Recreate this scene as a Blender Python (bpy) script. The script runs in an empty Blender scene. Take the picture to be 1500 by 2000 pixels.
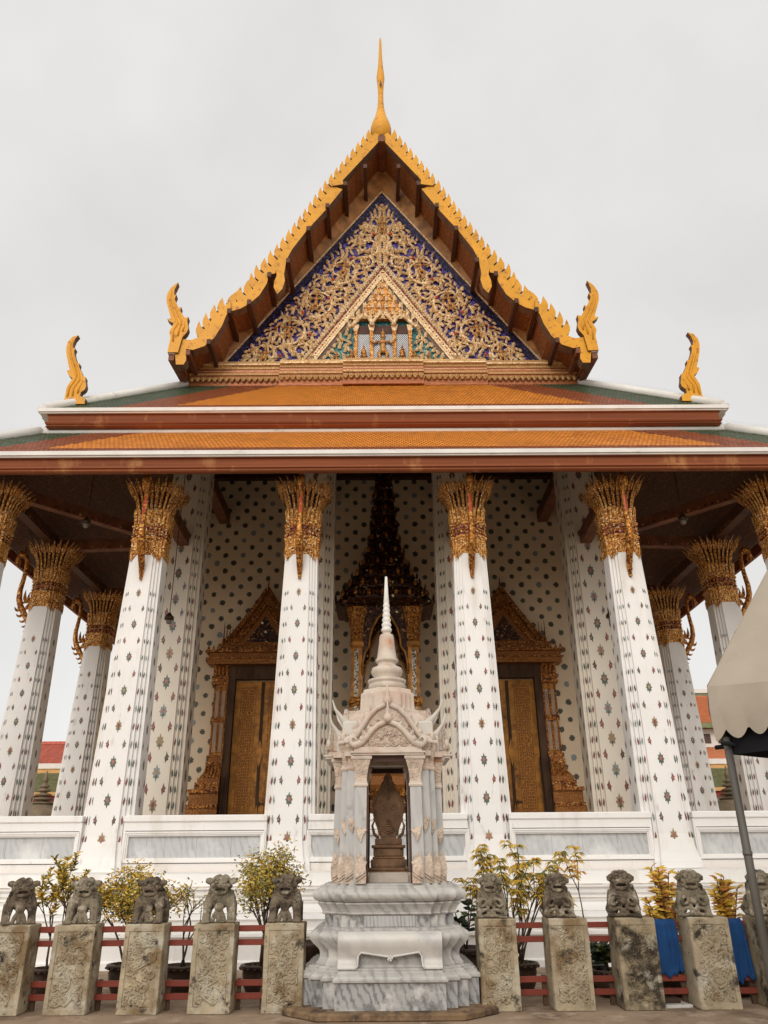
import bpy, math, random
from mathutils import Vector, Matrix

scene = bpy.context.scene
COL = scene.collection
PI = math.pi
rad = math.radians

# ------------------------------------------------------------------ camera
cam_d = bpy.data.cameras.new('camera')
cam = bpy.data.objects.new('camera', cam_d)
COL.objects.link(cam)
_p, _y, _r = rad(24.4), rad(.2895), rad(-.449)
_f = Vector((math.sin(_y)*math.cos(_p), math.cos(_y)*math.cos(_p), math.sin(_p)))
_rt = Vector((math.cos(_y), -math.sin(_y), 0))
_up = _rt.cross(_f)
_c, _s = math.cos(_r), math.sin(_r)
_R = _c*_rt + _s*_up
_U = -_s*_rt + _c*_up
mw = Matrix((( _R.x, _U.x, -_f.x, -.1105), (_R.y, _U.y, -_f.y, 0), (_R.z, _U.z, -_f.z, 1.6), (0, 0, 0, 1)))
cam.matrix_world = mw
cam_d.sensor_fit = 'VERTICAL'
cam_d.sensor_height = 36
cam_d.lens = 36*1500/2000
cam_d.clip_end = 2000
scene.camera = cam

# ------------------------------------------------------------------ sky and sun (thin overcast, brightest behind the viewer)
SUN_EL, SUN_AZ = rad(26), rad(192)      # azimuth clockwise from +Y
w = bpy.data.worlds.new('World')
scene.world = w
w.use_nodes = True
nt = w.node_tree
nt.nodes.clear()
def N(t, **k):
    n = nt.nodes.new(t)
    for a, b in k.items():
        setattr(n, a, b)
    return n
L = nt.links.new
out = N('ShaderNodeOutputWorld')
bg = N('ShaderNodeBackground')
bg.inputs[1].default_value = .1
sky = N('ShaderNodeTexSky', sky_type='NISHITA')
sky.sun_disc = False
sky.sun_elevation = SUN_EL
sky.sun_rotation = SUN_AZ
tc = N('ShaderNodeTexCoord')
sd = Vector((math.sin(SUN_AZ)*math.cos(SUN_EL), math.cos(SUN_AZ)*math.cos(SUN_EL), math.sin(SUN_EL)))
dot = N('ShaderNodeVectorMath', operation='DOT_PRODUCT')
dot.inputs[1].default_value = sd
L(tc.outputs['Generated'], dot.inputs[0])
rmp = N('ShaderNodeValToRGB')
rmp.color_ramp.elements[0].position = .64
rmp.color_ramp.elements[0].color = (8.6, 8.46, 8.24, 1)
rmp.color_ramp.elements[1].position = .95
rmp.color_ramp.elements[1].color = (16.5, 15.8, 15.0, 1)
ma = N('ShaderNodeMath', operation='MULTIPLY_ADD')
ma.inputs[1].default_value = .5
ma.inputs[2].default_value = .5
L(dot.outputs['Value'], ma.inputs[0])
L(ma.outputs[0], rmp.inputs[0])
nz = N('ShaderNodeTexNoise')
nz.inputs['Scale'].default_value = 2.6
nz.inputs['Detail'].default_value = 5
nz.inputs['Roughness'].default_value = .5
L(tc.outputs['Generated'], nz.inputs['Vector'])
nr = N('ShaderNodeMapRange')
nr.inputs[1].default_value = .3
nr.inputs[2].default_value = .7
nr.inputs[3].default_value = .87
nr.inputs[4].default_value = 1.07
L(nz.outputs['Fac'], nr.inputs[0])
sc = N('ShaderNodeVectorMath', operation='SCALE')
L(rmp.outputs[0], sc.inputs[0])
L(nr.outputs[0], sc.inputs['Scale'])
mx = N('ShaderNodeMixRGB')
mx.inputs[0].default_value = .93
L(sky.outputs[0], mx.inputs[1])
L(sc.outputs[0], mx.inputs[2])
L(mx.outputs[0], bg.inputs[0])
L(bg.outputs[0], out.inputs[0])

sun_d = bpy.data.lights.new('sun', 'SUN')
sun_d.energy = .95
sun_d.angle = rad(22)
sun_d.color = (1, .965, .915)
sun = bpy.data.objects.new('sun', sun_d)
COL.objects.link(sun)
sun.rotation_euler = (-sd).to_track_quat('-Z', 'Y').to_euler()
sun.location = (6, -8, 30)

scene.view_settings.view_transform = 'Standard'
scene.view_settings.look = 'None'
scene.view_settings.exposure = 0
scene.view_settings.gamma = 1
scene.cycles.use_denoising = True
scene.cycles.max_bounces = 6
scene.cycles.diffuse_bounces = 4
scene.cycles.glossy_bounces = 2

# ------------------------------------------------------------------ materials
def new_mat(name):
    m = bpy.data.materials.new(name)
    m.use_nodes = True
    t = m.node_tree
    t.nodes['Principled BSDF'].inputs['Specular IOR Level'].default_value = .3
    return m, t, t.nodes['Principled BSDF']

def obj_coord(t):
    """object coordinates shifted by the object's own place, so that repeats do not share one pattern"""
    tc, oi, ad = t.nodes.new('ShaderNodeTexCoord'), t.nodes.new('ShaderNodeObjectInfo'), t.nodes.new('ShaderNodeVectorMath')
    t.links.new(tc.outputs['Object'], ad.inputs[0])
    t.links.new(oi.outputs['Location'], ad.inputs[1])
    return ad.outputs[0]

def mat(name, col, rough=.6, metal=0., var=.15, scale=3., spots=(), bump=.0, bscale=25., stretch=None, tint=None, detail=6):
    """col varied by noise, then spots = [(colour, scale, lo, hi, stretch), ...] as stains, plus bump."""
    m, t, b = new_mat(name)
    ln, nd = t.links.new, t.nodes.new
    oc = obj_coord(t)
    def coord(st):
        if not st:
            return oc
        mp = nd('ShaderNodeMapping')
        mp.inputs['Scale'].default_value = st
        ln(oc, mp.inputs[0])
        return mp.outputs[0]
    n = nd('ShaderNodeTexNoise')
    n.inputs['Scale'].default_value = scale
    n.inputs['Detail'].default_value = detail
    ln(coord(stretch), n.inputs['Vector'])
    r = nd('ShaderNodeValToRGB')
    r.color_ramp.elements[0].position = .3
    r.color_ramp.elements[1].position = .7
    r.color_ramp.elements[0].color = [min(1, c*(1-var)) for c in col] + [1]
    c2 = tint if tint else [min(1, c*(1+var)) for c in col]
    r.color_ramp.elements[1].color = list(c2) + [1]
    ln(n.outputs['Fac'], r.inputs[0])
    cur = r.outputs[0]
    for sp in spots:
        c, s, lo, hi = sp[:4]
        st = sp[4] if len(sp) > 4 else None
        n2 = nd('ShaderNodeTexNoise')
        n2.inputs['Scale'].default_value = s
        n2.inputs['Detail'].default_value = 8
        n2.inputs['Roughness'].default_value = .65
        ln(coord(st), n2.inputs['Vector'])
        mr = nd('ShaderNodeMapRange')
        mr.inputs[1].default_value = lo
        mr.inputs[2].default_value = hi
        ln(n2.outputs['Fac'], mr.inputs[0])
        mx = nd('ShaderNodeMixRGB')
        mx.inputs[2].default_value = list(c) + [1]
        ln(mr.outputs[0], mx.inputs[0])
        ln(cur, mx.inputs[1])
        cur = mx.outputs[0]
    ln(cur, b.inputs['Base Color'])
    b.inputs['Roughness'].default_value = rough
    b.inputs['Metallic'].default_value = metal
    if bump:
        n3 = nd('ShaderNodeTexNoise')
        n3.inputs['Scale'].default_value = bscale
        n3.inputs['Detail'].default_value = 8
        ln(coord(stretch), n3.inputs['Vector'])
        bp = nd('ShaderNodeBump')
        bp.inputs['Strength'].default_value = bump
        bp.inputs['Distance'].default_value = .02
        ln(n3.outputs['Fac'], bp.inputs['Height'])
        ln(bp.outputs[0], b.inputs['Normal'])
    return m

def mosaic(name, cols, scale, rough=.3, metal=.4, bump=.6, stretch=None):
    """cells of glass or gilt mosaic: cols = [(position, colour), ...]"""
    m, t, b = new_mat(name)
    ln, nd = t.links.new, t.nodes.new
    oc = obj_coord(t)
    mp = nd('ShaderNodeMapping')
    if stretch:
        mp.inputs['Scale'].default_value = stretch
    ln(oc, mp.inputs[0])
    v = nd('ShaderNodeTexVoronoi')
    v.inputs['Scale'].default_value = scale
    ln(mp.outputs[0], v.inputs['Vector'])
    sp = nd('ShaderNodeSeparateColor')
    ln(v.outputs['Color'], sp.inputs[0])
    r = nd('ShaderNodeValToRGB')
    r.color_ramp.interpolation = 'CONSTANT'
    el = r.color_ramp.elements
    el[0].position = cols[0][0]
    el[0].color = list(cols[0][1]) + [1]
    el[1].position = cols[1][0]
    el[1].color = list(cols[1][1]) + [1]
    for p, c in cols[2:]:
        e = el.new(p)
        e.color = list(c) + [1]
    ln(sp.outputs[0], r.inputs[0])
    ln(r.outputs[0], b.inputs['Base Color'])
    b.inputs['Roughness'].default_value = rough
    b.inputs['Metallic'].default_value = metal
    bp = nd('ShaderNodeBump')
    bp.inputs['Strength'].default_value = bump
    bp.inputs['Distance'].default_value = .02
    ln(v.outputs['Distance'], bp.inputs['Height'])
    ln(bp.outputs[0], b.inputs['Normal'])
    return m

def marble(name, base, vein, scale=1.6, rough=.35, stains=(), amount=.55, stretch=(1, 1, 1)):
    m, t, b = new_mat(name)
    ln, nd = t.links.new, t.nodes.new
    oc = obj_coord(t)
    mp = nd('ShaderNodeMapping')
    mp.inputs['Rotation'].default_value = (.3, .6, .4)
    mp.inputs['Scale'].default_value = stretch
    ln(oc, mp.inputs[0])
    wv = nd('ShaderNodeTexWave')
    wv.inputs['Scale'].default_value = scale
    wv.inputs['Distortion'].default_value = 7
    wv.inputs['Detail'].default_value = 8
    wv.inputs['Detail Scale'].default_value = 2.2
    wv.inputs['Detail Roughness'].default_value = .62
    ln(mp.outputs[0], wv.inputs['Vector'])
    n = nd('ShaderNodeTexNoise')
    n.inputs['Scale'].default_value = scale*1.3
    n.inputs['Detail'].default_value = 7
    ln(mp.outputs[0], n.inputs['Vector'])
    mul = nd('ShaderNodeMath')
    mul.operation = 'MULTIPLY'
    sh_ = nd('ShaderNodeMapRange')
    sh_.inputs[1].default_value = .45
    sh_.inputs[2].default_value = .98
    ln(wv.outputs['Fac'], sh_.inputs[0])
    ln(sh_.outputs[0], mul.inputs[0])
    mr = nd('ShaderNodeMapRange')
    mr.inputs[1].default_value = .30
    mr.inputs[2].default_value = .62
    ln(n.outputs['Fac'], mr.inputs[0])
    ln(mr.outputs[0], mul.inputs[1])
    m2 = nd('ShaderNodeMath')
    m2.operation = 'MULTIPLY'
    m2.inputs[1].default_value = amount
    m2.use_clamp = True
    ln(mul.outputs[0], m2.inputs[0])
    mx = nd('ShaderNodeMixRGB')
    mx.inputs[1].default_value = list(base) + [1]
    mx.inputs[2].default_value = list(vein) + [1]
    ln(m2.outputs[0], mx.inputs[0])
    cur = mx.outputs[0]
    for c, s, lo, hi in stains:
        n2 = nd('ShaderNodeTexNoise')
        n2.inputs['Scale'].default_value = s
        n2.inputs['Detail'].default_value = 8
        n2.inputs['Roughness'].default_value = .6
        ln(oc, n2.inputs['Vector'])
        q = nd('ShaderNodeMapRange')
        q.inputs[1].default_value = lo
        q.inputs[2].default_value = hi
        ln(n2.outputs['Fac'], q.inputs[0])
        x2 = nd('ShaderNodeMixRGB')
        x2.inputs[2].default_value = list(c) + [1]
        ln(q.outputs[0], x2.inputs[0])
        ln(cur, x2.inputs[1])
        cur = x2.outputs[0]
    ln(cur, b.inputs['Base Color'])
    b.inputs['Roughness'].default_value = rough
    return m

def stencil(name, ground, line, scale, rough=.6, width=.05, metal=0., stretch=None):
    """gilt stencil lines on a painted ground"""
    m, t, b = new_mat(name)
    ln, nd = t.links.new, t.nodes.new
    oc = obj_coord(t)
    mp = nd('ShaderNodeMapping')
    if stretch:
        mp.inputs['Scale'].default_value = stretch
    ln(oc, mp.inputs[0])
    v = nd('ShaderNodeTexVoronoi')
    v.feature = 'DISTANCE_TO_EDGE'
    v.inputs['Scale'].default_value = scale
    v.inputs['Randomness'].default_value = .6
    ln(mp.outputs[0], v.inputs['Vector'])
    r = nd('ShaderNodeValToRGB')
    r.color_ramp.elements[0].position = width*.5
    r.color_ramp.elements[0].color = list(line) + [1]
    r.color_ramp.elements[1].position = width
    r.color_ramp.elements[1].color = list(ground) + [1]
    e = r.color_ramp.elements.new(.32)
    e.color = list(ground) + [1]
    e = r.color_ramp.elements.new(.38)
    e.color = [(a+c)/2 for a, c in zip(line, ground)] + [1]
    ln(v.outputs['Distance'], r.inputs[0])
    ln(r.outputs[0], b.inputs['Base Color'])
    b.inputs['Roughness'].default_value = rough
    b.inputs['Metallic'].default_value = metal
    bp = nd('ShaderNodeBump')
    bp.inputs['Strength'].default_value = .5
    bp.inputs['Distance'].default_value = .02
    bp.invert = True
    ln(v.outputs['Distance'], bp.inputs['Height'])
    ln(bp.outputs[0], b.inputs['Normal'])
    return m

WHITE = mat('white_lime_plaster', (.80, .775, .74), .75, var=.03, scale=1.2, bump=.12, bscale=30,
            spots=[((.64, .60, .53), 1.9, .52, .74, (1, 1, .22)), ((.50, .45, .38), 5, .62, .76, (1, 1, .3))])
WHITE_TRIM = mat('white_roof_trim', (.70, .67, .62), .7, var=.07, scale=2, bump=.15, spots=[((.35, .31, .26), 5, .60, .78, (.4, 1, 1))])
WALLM = mat('cream_wall_plaster', (.78, .64, .46), .8, var=.05, scale=.7, bump=.1, spots=[((.60, .52, .42), .9, .58, .8)])
DGILT = mosaic('red_gilt_door_carving', [(0, (.10, .028, .008)), (.3, (.28, .09, .016)), (.62, (.43, .165, .03)), (.9, (.62, .33, .09))], 26, .35, .35)
MIRROR = mosaic('mirror_lattice', [(0, (.20, .13, .05)), (.3, (.58, .56, .50)), (.7, (.72, .71, .66)), (.9, (.42, .30, .12))], 26, .2, .3)
PIERW = mat('bounce_tinted_pier_plaster', (.78, .71, .60), .75, var=.04, scale=1.2, bump=.12, bscale=30)  # white piers; the cream tint puts warm bounced porch light into the colour
PINK = mat('pink_porcelain', (.36, .155, .13), .35, var=.4, scale=40)
REDP = mat('red_porcelain', (.21, .075, .06), .35, var=.4, scale=40)
GRNP = mat('green_porcelain', (.105, .13, .095), .35, var=.5, scale=40)
BLUP = mat('grey_blue_porcelain', (.26, .29, .29), .35, var=.4, scale=40)
OCHP = mat('ochre_porcelain', (.33, .235, .13), .35, var=.4, scale=40)
DKP = mat('dark_green_porcelain', (.085, .08, .055), .4, var=.5, scale=30)
FLOR = [PINK, REDP, GRNP, BLUP, OCHP, DKP]
GLAZE = mat('yellow_glazed_ornament', (.64, .29, .010), .42, var=.12, scale=1.5, bump=.12, bscale=14,
            spots=[((.34, .115, .015), 7, .56, .66), ((.13, .05, .012), 15, .63, .69)])
EDGE = mat('weathered_dark_edge', (.14, .085, .06), .6, var=.3, scale=8)
CAPG = mosaic('gilt_glass_capital', [(0, (.13, .035, .010)), (.22, (.44, .16, .028)), (.5, (.66, .30, .06)), (.78, (.82, .48, .14)), (.93, (.90, .74, .44))], 44, .33, .22)
CAPD = mosaic('dark_gilt_core', [(0, (.03, .012, .006)), (.4, (.08, .03, .012)), (.75, (.22, .09, .02))], 22, .4, .3)
CAPR = mosaic('red_glass_band', [(0, (.09, .012, .01)), (.4, (.20, .035, .02)), (.7, (.32, .12, .03)), (.9, (.55, .38, .18))], 24, .3, .3)
CARVE = mosaic('pale_gilt_carving', [(0, (.50, .315, .14)), (.3, (.72, .50, .26)), (.65, (.82, .62, .37)), (.9, (.87, .73, .50))], 24, .42, .08, .3)
FIGG = mat('bronze_gilt_figure', (.44, .21, .06), .4, .2, var=.35, scale=14)
BLUE = mosaic('violet_blue_glass', [(0, (.022, .012, .09)), (.35, (.045, .025, .18)), (.7, (.085, .055, .32)), (.92, (.22, .18, .5))], 26, .3, .1)
TEAL = mosaic('teal_glass', [(0, (.015, .12, .13)), (.4, (.03, .2, .21)), (.75, (.07, .3, .3)), (.93, (.25, .45, .42))], 28, .3, .1)
NAVY = mosaic('dark_navy_glass', [(0, (.008, .006, .02)), (.6, (.02, .014, .06)), (.9, (.10, .08, .25))], 30, .35, .1)
SILVER = mat('silver_mirror_glass', (.60, .62, .62), .3, .2, var=.15, scale=20)
RUBY = mat('red_glass_gem', (.42, .05, .02), .25, var=.2)
CORN = stencil('gilt_cornice', (.30, .13, .035), (.60, .40, .17), 19, .4, .12, .2, (1, 1, 2.2))
CORNR = mat('red_gilt_moulding', (.30, .10, .035), .45, .25, var=.4, scale=6, stretch=(1, 1, 6))
FASC = mat('terracotta_painted_fascia', (.215, .06, .02), .75, var=.22, scale=2, stretch=(.12, 1, 5), bump=.1,
           spots=[((.46, .22, .08), 2.2, .56, .74, (.8, 1, .3)), ((.20, .06, .025), 3, .60, .75, (.15, 1, 3))])
SOFF = stencil('gable_soffit_stencil', (.215, .076, .026), (.33, .145, .05), 6.5, .6, .07, .1, (1, 1.2, .62))
SOFFP = mat('gable_cove_board', (.34, .16, .05), .55, var=.45, scale=3, spots=[((.10, .04, .015), 1.3, .52, .7)])
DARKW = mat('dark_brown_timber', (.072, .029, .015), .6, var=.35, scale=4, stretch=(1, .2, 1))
TIMB = mat('brown_timber', (.16, .06, .028), .6, var=.35, scale=4)
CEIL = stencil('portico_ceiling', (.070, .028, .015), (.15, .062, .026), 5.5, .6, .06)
TORANGE = mat('orange_roof_tile', (.90, .31, .04), .42, var=.10, scale=6, spots=[((.60, .17, .03), 1.2, .55, .78)])
TRED = mat('red_brown_roof_tile', (.36, .095, .032), .45, var=.35, scale=9)
TGREEN = mat('green_roof_tile', (.085, .12, .06), .4, var=.35, scale=9)
MARBLE = marble('weathered_white_marble', (.44, .42, .39), (.20, .195, .19), 2.9, .42,
                [((.40, .24, .13), 2.2, .63, .80), ((.15, .14, .13), 3.1, .62, .82), ((.60, .57, .52), 1.3, .50, .68)], .62, (1, 1, 1.0))
MARBLEG = marble('grey_veined_marble', (.36, .355, .34), (.15, .15, .148), 3.4, .42,
                 [((.56, .54, .50), 3.2, .52, .64), ((.09, .085, .08), 4.5, .54, .70)], 1.0, (1.4, 1.4, .8))
MARBLEW = marble('stained_cream_marble', (.57, .485, .40), (.36, .30, .25), 1.3, .5,
                 [((.50, .22, .07), 2.6, .63, .74), ((.48, .30, .22), 1.5, .52, .72), ((.30, .26, .22), 6, .64, .8)], .45)
MARBLEC = mat('carved_cream_marble', (.56, .45, .355), .65, var=.25, scale=9, bump=1.0, bscale=34, spots=[((.34, .17, .08), 3, .60, .74), ((.20, .15, .12), 30, .56, .70)])
MARBLEP = marble('soft_grey_pier_marble', (.46, .45, .43), (.31, .31, .305), 2.0, .42, [((.58, .55, .50), 1.6, .50, .66), ((.20, .195, .185), 3.5, .60, .76)], .6, (1.4, 1.4, .35))
PANELM = marble('grey_marble_panel', (.50, .505, .50), (.36, .37, .375), 2.0, .35, [((.66, .66, .64), 1.6, .52, .7)], .7, (1.6, 1, .6))
SEMA = mat('brown_carved_sandstone', (.19, .105, .055), .7, var=.4, scale=7, bump=.5, bscale=30, spots=[((.30, .20, .12), 5, .58, .75)])
STONE = mat('pale_grey_green_stone', (.35, .285, .19), .85, var=.22, scale=4, bump=.6, bscale=22,
            spots=[((.45, .41, .32), 3.1, .50, .64), ((.20, .135, .07), 2.6, .50, .63), ((.05, .04, .027), 4.4, .565, .66), ((.06, .05, .035), 13, .60, .68)])
STONED = mat('dark_stained_stone', (.27, .215, .135), .88, var=.3, scale=4, bump=.6, bscale=20,
             spots=[((.05, .038, .025), 3.4, .48, .60), ((.40, .36, .28), 4.3, .54, .66)])
LIONM = mat('lichen_grey_stone', (.235, .195, .135), .85, var=.3, scale=7, bump=.9, bscale=55,
            spots=[((.085, .066, .042), 9, .50, .62), ((.46, .42, .34), 7, .55, .66)])
LIOND = mat('brown_weathered_stone', (.175, .135, .092), .85, var=.3, scale=7, bump=.9, bscale=55,
            spots=[((.05, .036, .024), 8, .47, .60), ((.42, .37, .29), 7, .56, .68)])
RAIL = mat('oxide_red_painted_timber', (.20, .036, .02), .5, var=.16, scale=5, stretch=(.3, 1, 1), bump=.1, spots=[((.10, .022, .015), 6, .6, .75)])
POT = mat('dark_glazed_pot', (.052, .028, .018), .45, var=.3, scale=6, bump=.2)
SOIL = mat('potting_soil', (.07, .045, .025), .95, var=.4, scale=30, bump=.6)
BARK = mat('brown_bark', (.085, .055, .035), .85, var=.3, scale=14, bump=.4)
LEAFY = mat('yellow_leaf', (.60, .37, .045), .55, var=.35, scale=9)
LEAFO = mat('olive_leaf', (.36, .27, .045), .55, var=.4, scale=9)
LEAFG = mat('green_leaf', (.12, .135, .04), .5, var=.4, scale=9)
LEAFD = mat('dark_green_leaf', (.022, .035, .018), .4, var=.4, scale=9)
LEAFP = mat('rusty_leaf', (.40, .14, .03), .55, var=.35, scale=9)
CANVAS = mat('beige_canvas', (.40, .345, .275), .8, var=.07, scale=2.2, bump=.25, bscale=5, spots=[((.36, .30, .23), 1.8, .56, .8)])
BLACKC = mat('black_lining', (.006, .006, .008), .8, var=.2)
POLE = mat('weathered_pole', (.125, .115, .10), .55, .2, var=.35, scale=5, stretch=(1, 1, .15), spots=[((.05, .035, .025), 3, .56, .7, (1, 1, .3))])
CLOTH = mat('royal_blue_cloth', (.008, .052, .165), .8, var=.25, scale=5, bump=.2, bscale=60)
PAVE = mat('sandy_pavement', (.30, .215, .145), .85, var=.16, scale=1.2, bump=.35, bscale=12,
           spots=[((.17, .11, .07), 1.4, .49, .64), ((.42, .33, .245), 2.6, .53, .68), ((.10, .07, .045), 6, .60, .70)])
FLOORM = mat('terrace_floor', (.46, .33, .21), .7, var=.1)
GILT = stencil('gilded_carved_wood', (.15, .045, .011), (.42, .175, .04), 27, .38, .14, .3)
GILTB = mosaic('bright_gilt_carving', [(0, (.15, .045, .011)), (.3, (.38, .14, .024)), (.6, (.54, .225, .04)), (.88, (.70, .38, .10))], 26, .33, .4)
MONDOP = mosaic('old_gilt_and_red_glass', [(0, (.018, .006, .004)), (.35, (.05, .017, .008)), (.72, (.11, .042, .013)), (.93, (.30, .16, .05)), (.985, (.8, .72, .5))], 17, .3, .3)
DOORM = stencil('gilt_lacquer_door', (.22, .078, .013), (.50, .22, .04), 15, .42, .13, .25, (1, 1, .8))
DOORF = mat('worn_gilt_frame', (.46, .20, .036), .42, .25, var=.35, scale=5, spots=[((.17, .07, .02), 2.3, .50, .66)])
JAMB = mat('dark_door_reveal', (.085, .045, .024), .7, var=.4, scale=6, stretch=(1, 1, .25))
REDROOF = mat('red_sheet_roof', (.50, .13, .085), .6, var=.3, scale=3, stretch=(3, .3, .3))
FARORANGE = mat('far_orange_tile', (.46, .15, .06), .6, var=.18, scale=6)
FARGREEN = mat('far_green_tile', (.155, .155, .07), .7, var=.3, scale=5)
FAREDGE = mat('far_yellow_tile_edge', (.50, .27, .09), .6, var=.15)
FARWHITE = mat('far_white_wall', (.72, .69, .64), .8, var=.05)
FARRED = mat('far_red_fascia', (.26, .05, .03), .6, var=.2)
FARDARK = mat('far_dark_opening', (.10, .065, .05), .7, var=.2)
GREYST = mat('aged_sandstone', (.23, .175, .115), .85, var=.25, scale=3, bump=.4, spots=[((.12, .085, .05), 2.5, .55, .72)])
PAPER = mat('pale_grey_slab', (.50, .48, .44), .7, var=.2, scale=6, spots=[((.2, .17, .13), 8, .6, .7)])
BRONZE = mat('dark_bronze', (.07, .045, .025), .4, .6, var=.3)

# ------------------------------------------------------------------ mesh builder
class MB:
    def __init__(s):
        s.v, s.f, s.m, s.sm = [], [], [], []
    def add(s, vs, fs, m=0, smooth=False, M=None):
        o = len(s.v)
        s.v += [tuple(M @ Vector(v)) for v in vs] if M is not None else [tuple(v) for v in vs]
        for f in fs:
            s.f.append([i+o for i in f])
            s.m.append(m)
            s.sm.append(smooth)
    def box(s, x0, x1, y0, y1, z0, z1, m=0, M=None, bev=0.):
        if bev:
            s.loft([[(x0+d, y0+d, z), (x1-d, y0+d, z), (x1-d, y1-d, z), (x0+d, y1-d, z)]
                    for d, z in ((bev, z0), (0, z0+bev), (0, z1-bev), (bev, z1))], m, M=M)
            return
        s.add([(x0, y0, z0), (x1, y0, z0), (x1, y1, z0), (x0, y1, z0), (x0, y0, z1), (x1, y0, z1), (x1, y1, z1), (x0, y1, z1)],
              [(0, 3, 2, 1), (4, 5, 6, 7), (0, 1, 5, 4), (1, 2, 6, 5), (2, 3, 7, 6), (3, 0, 4, 7)], m, False, M)
    def loft(s, rings, m=0, smooth=False, caps=True, M=None, closed=True):
        n = len(rings[0])
        vs = [p for r in rings for p in r]
        fs = []
        for k in range(len(rings)-1):
            for i in range(n if closed else n-1):
                j = (i+1) % n
                fs.append((k*n+i, k*n+j, (k+1)*n+j, (k+1)*n+i))
        if caps and closed:
            fs.append(tuple(range(n-1, -1, -1)))
            fs.append(tuple((len(rings)-1)*n+i for i in range(n)))
        s.add(vs, fs, m, smooth, M)
    def lathe(s, prof, n=16, c=(0, 0), m=0, smooth=True, M=None, ph=0.):
        s.loft([[(c[0]+r*math.cos(2*PI*i/n+ph), c[1]+r*math.sin(2*PI*i/n+ph), z) for i in range(n)] for r, z in prof], m, smooth, True, M)
    def plan(s, prof, cf=.44, n=3, c=(0, 0), m=0, M=None):
        """stack of redented square plans: prof = [(half width, z), ...]"""
        s.loft([[(c[0]+x, c[1]+y, z) for x, y in redent(h, cf*h, n)] for h, z in prof], m, False, True, M)
    def prism(s, poly, y0, y1, m=0, M=None, me=None):
        """poly in (x, z) extruded along y"""
        n = len(poly)
        vs = [(x, y0, z) for x, z in poly] + [(x, y1, z) for x, z in poly]
        s.add(vs, [tuple(range(n)), tuple(range(2*n-1, n-1, -1))], m, False, M)
        s.add(vs, [(i, i+n, (i+1) % n+n, (i+1) % n) for i in range(n)], m if me is None else me, False, M)
    def tube(s, pts, rr, n=8, m=0, smooth=True, M=None, flat=1.):
        pts = [Vector(p) for p in pts]
        if not isinstance(rr, (list, tuple)):
            rr = [rr]*len(pts)
        rings = []
        up = None
        for i, p in enumerate(pts):
            d = pts[min(i+1, len(pts)-1)] - pts[max(i-1, 0)]
            d = d.normalized() if d.length > 1e-9 else Vector((0, 0, 1))
            if up is None:
                up = Vector((0, 0, 1)) if abs(d.z) < .9 else Vector((1, 0, 0))
            a = (up - d*up.dot(d))
            a = a.normalized() if a.length > 1e-6 else d.orthogonal().normalized()
            b = d.cross(a)
            up = a
            rings.append([tuple(p + a*rr[i]*math.cos(2*PI*k/n) + b*rr[i]*flat*math.sin(2*PI*k/n)) for k in range(n)])
        s.loft(rings, m, smooth, True, M)
    def ell(s, c, r, m=0, n=12, M=None, rot=None):
        r = r if isinstance(r, (tuple, list)) else (r, r, r)
        R = rot if rot is not None else Matrix.Identity(3)
        c = Vector(c)
        k = max(5, n//2+1)
        rings = []
        for i in range(k+1):
            t = PI*i/k
            q = max(math.sin(t), .02)
            rings.append([tuple(c + R @ Vector((r[0]*q*math.cos(2*PI*j/n), r[1]*q*math.sin(2*PI*j/n), -r[2]*math.cos(t)))) for j in range(n)])
        s.loft(rings, m, True, True, M)
    def blade(s, path, wd, nrm, ridge, m=0, M=None, back=True, smooth=False):
        """leaf-shaped strip along path with a raised middle; wd = half widths; nrm = outward direction(s)"""
        path = [Vector(p) for p in path]
        nn = nrm if isinstance(nrm, list) else [nrm]*len(path)
        rings = []
        for i, p in enumerate(path):
            d = path[min(i+1, len(path)-1)] - path[max(i-1, 0)]
            d.normalize()
            N_ = Vector(nn[i])
            sd = d.cross(N_)
            sd = sd.normalized() if sd.length > 1e-6 else Vector((1, 0, 0))
            q = N_ - d*N_.dot(d)
            q.normalize()
            rg = ridge*min(1, wd[i]/max(wd)+.15)
            rr = [p-sd*wd[i], p+q*rg, p+sd*wd[i]]
            if back:
                rr.append(p-q*rg*.6)
            rings.append([tuple(a) for a in rr])
        s.loft(rings, m, smooth, back, M, back)
    def build(s, name, mats, parent=None, loc=(0, 0, 0), rotz=0.):
        me = bpy.data.meshes.new(name)
        me.from_pydata(s.v, [], s.f)
        for x in (mats if isinstance(mats, (list, tuple)) else [mats]):
            me.materials.append(x)
        me.polygons.foreach_set('material_index', s.m)
        me.polygons.foreach_set('use_smooth', s.sm)
        me.update()
        o = bpy.data.objects.new(name, me)
        COL.objects.link(o)
        o.parent = parent
        o.location = loc
        o.rotation_euler = (0, 0, rotz)
        return o

def redent(h, c, n):
    """square of half width h, each corner cut back in n steps of total c (counter-clockwise from +x face)"""
    s = c/n
    q = []
    for k in range(n):
        q += [(h-k*s, h-c+k*s), (h-(k+1)*s, h-c+k*s)]
    q.append((h-c, h))
    pts = []
    for a in range(4):
        ca, sa = [(1, 0), (0, 1), (-1, 0), (0, -1)][a]
        pts += [(x*ca-y*sa, x*sa+y*ca) for x, y in q]
    return pts

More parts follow.
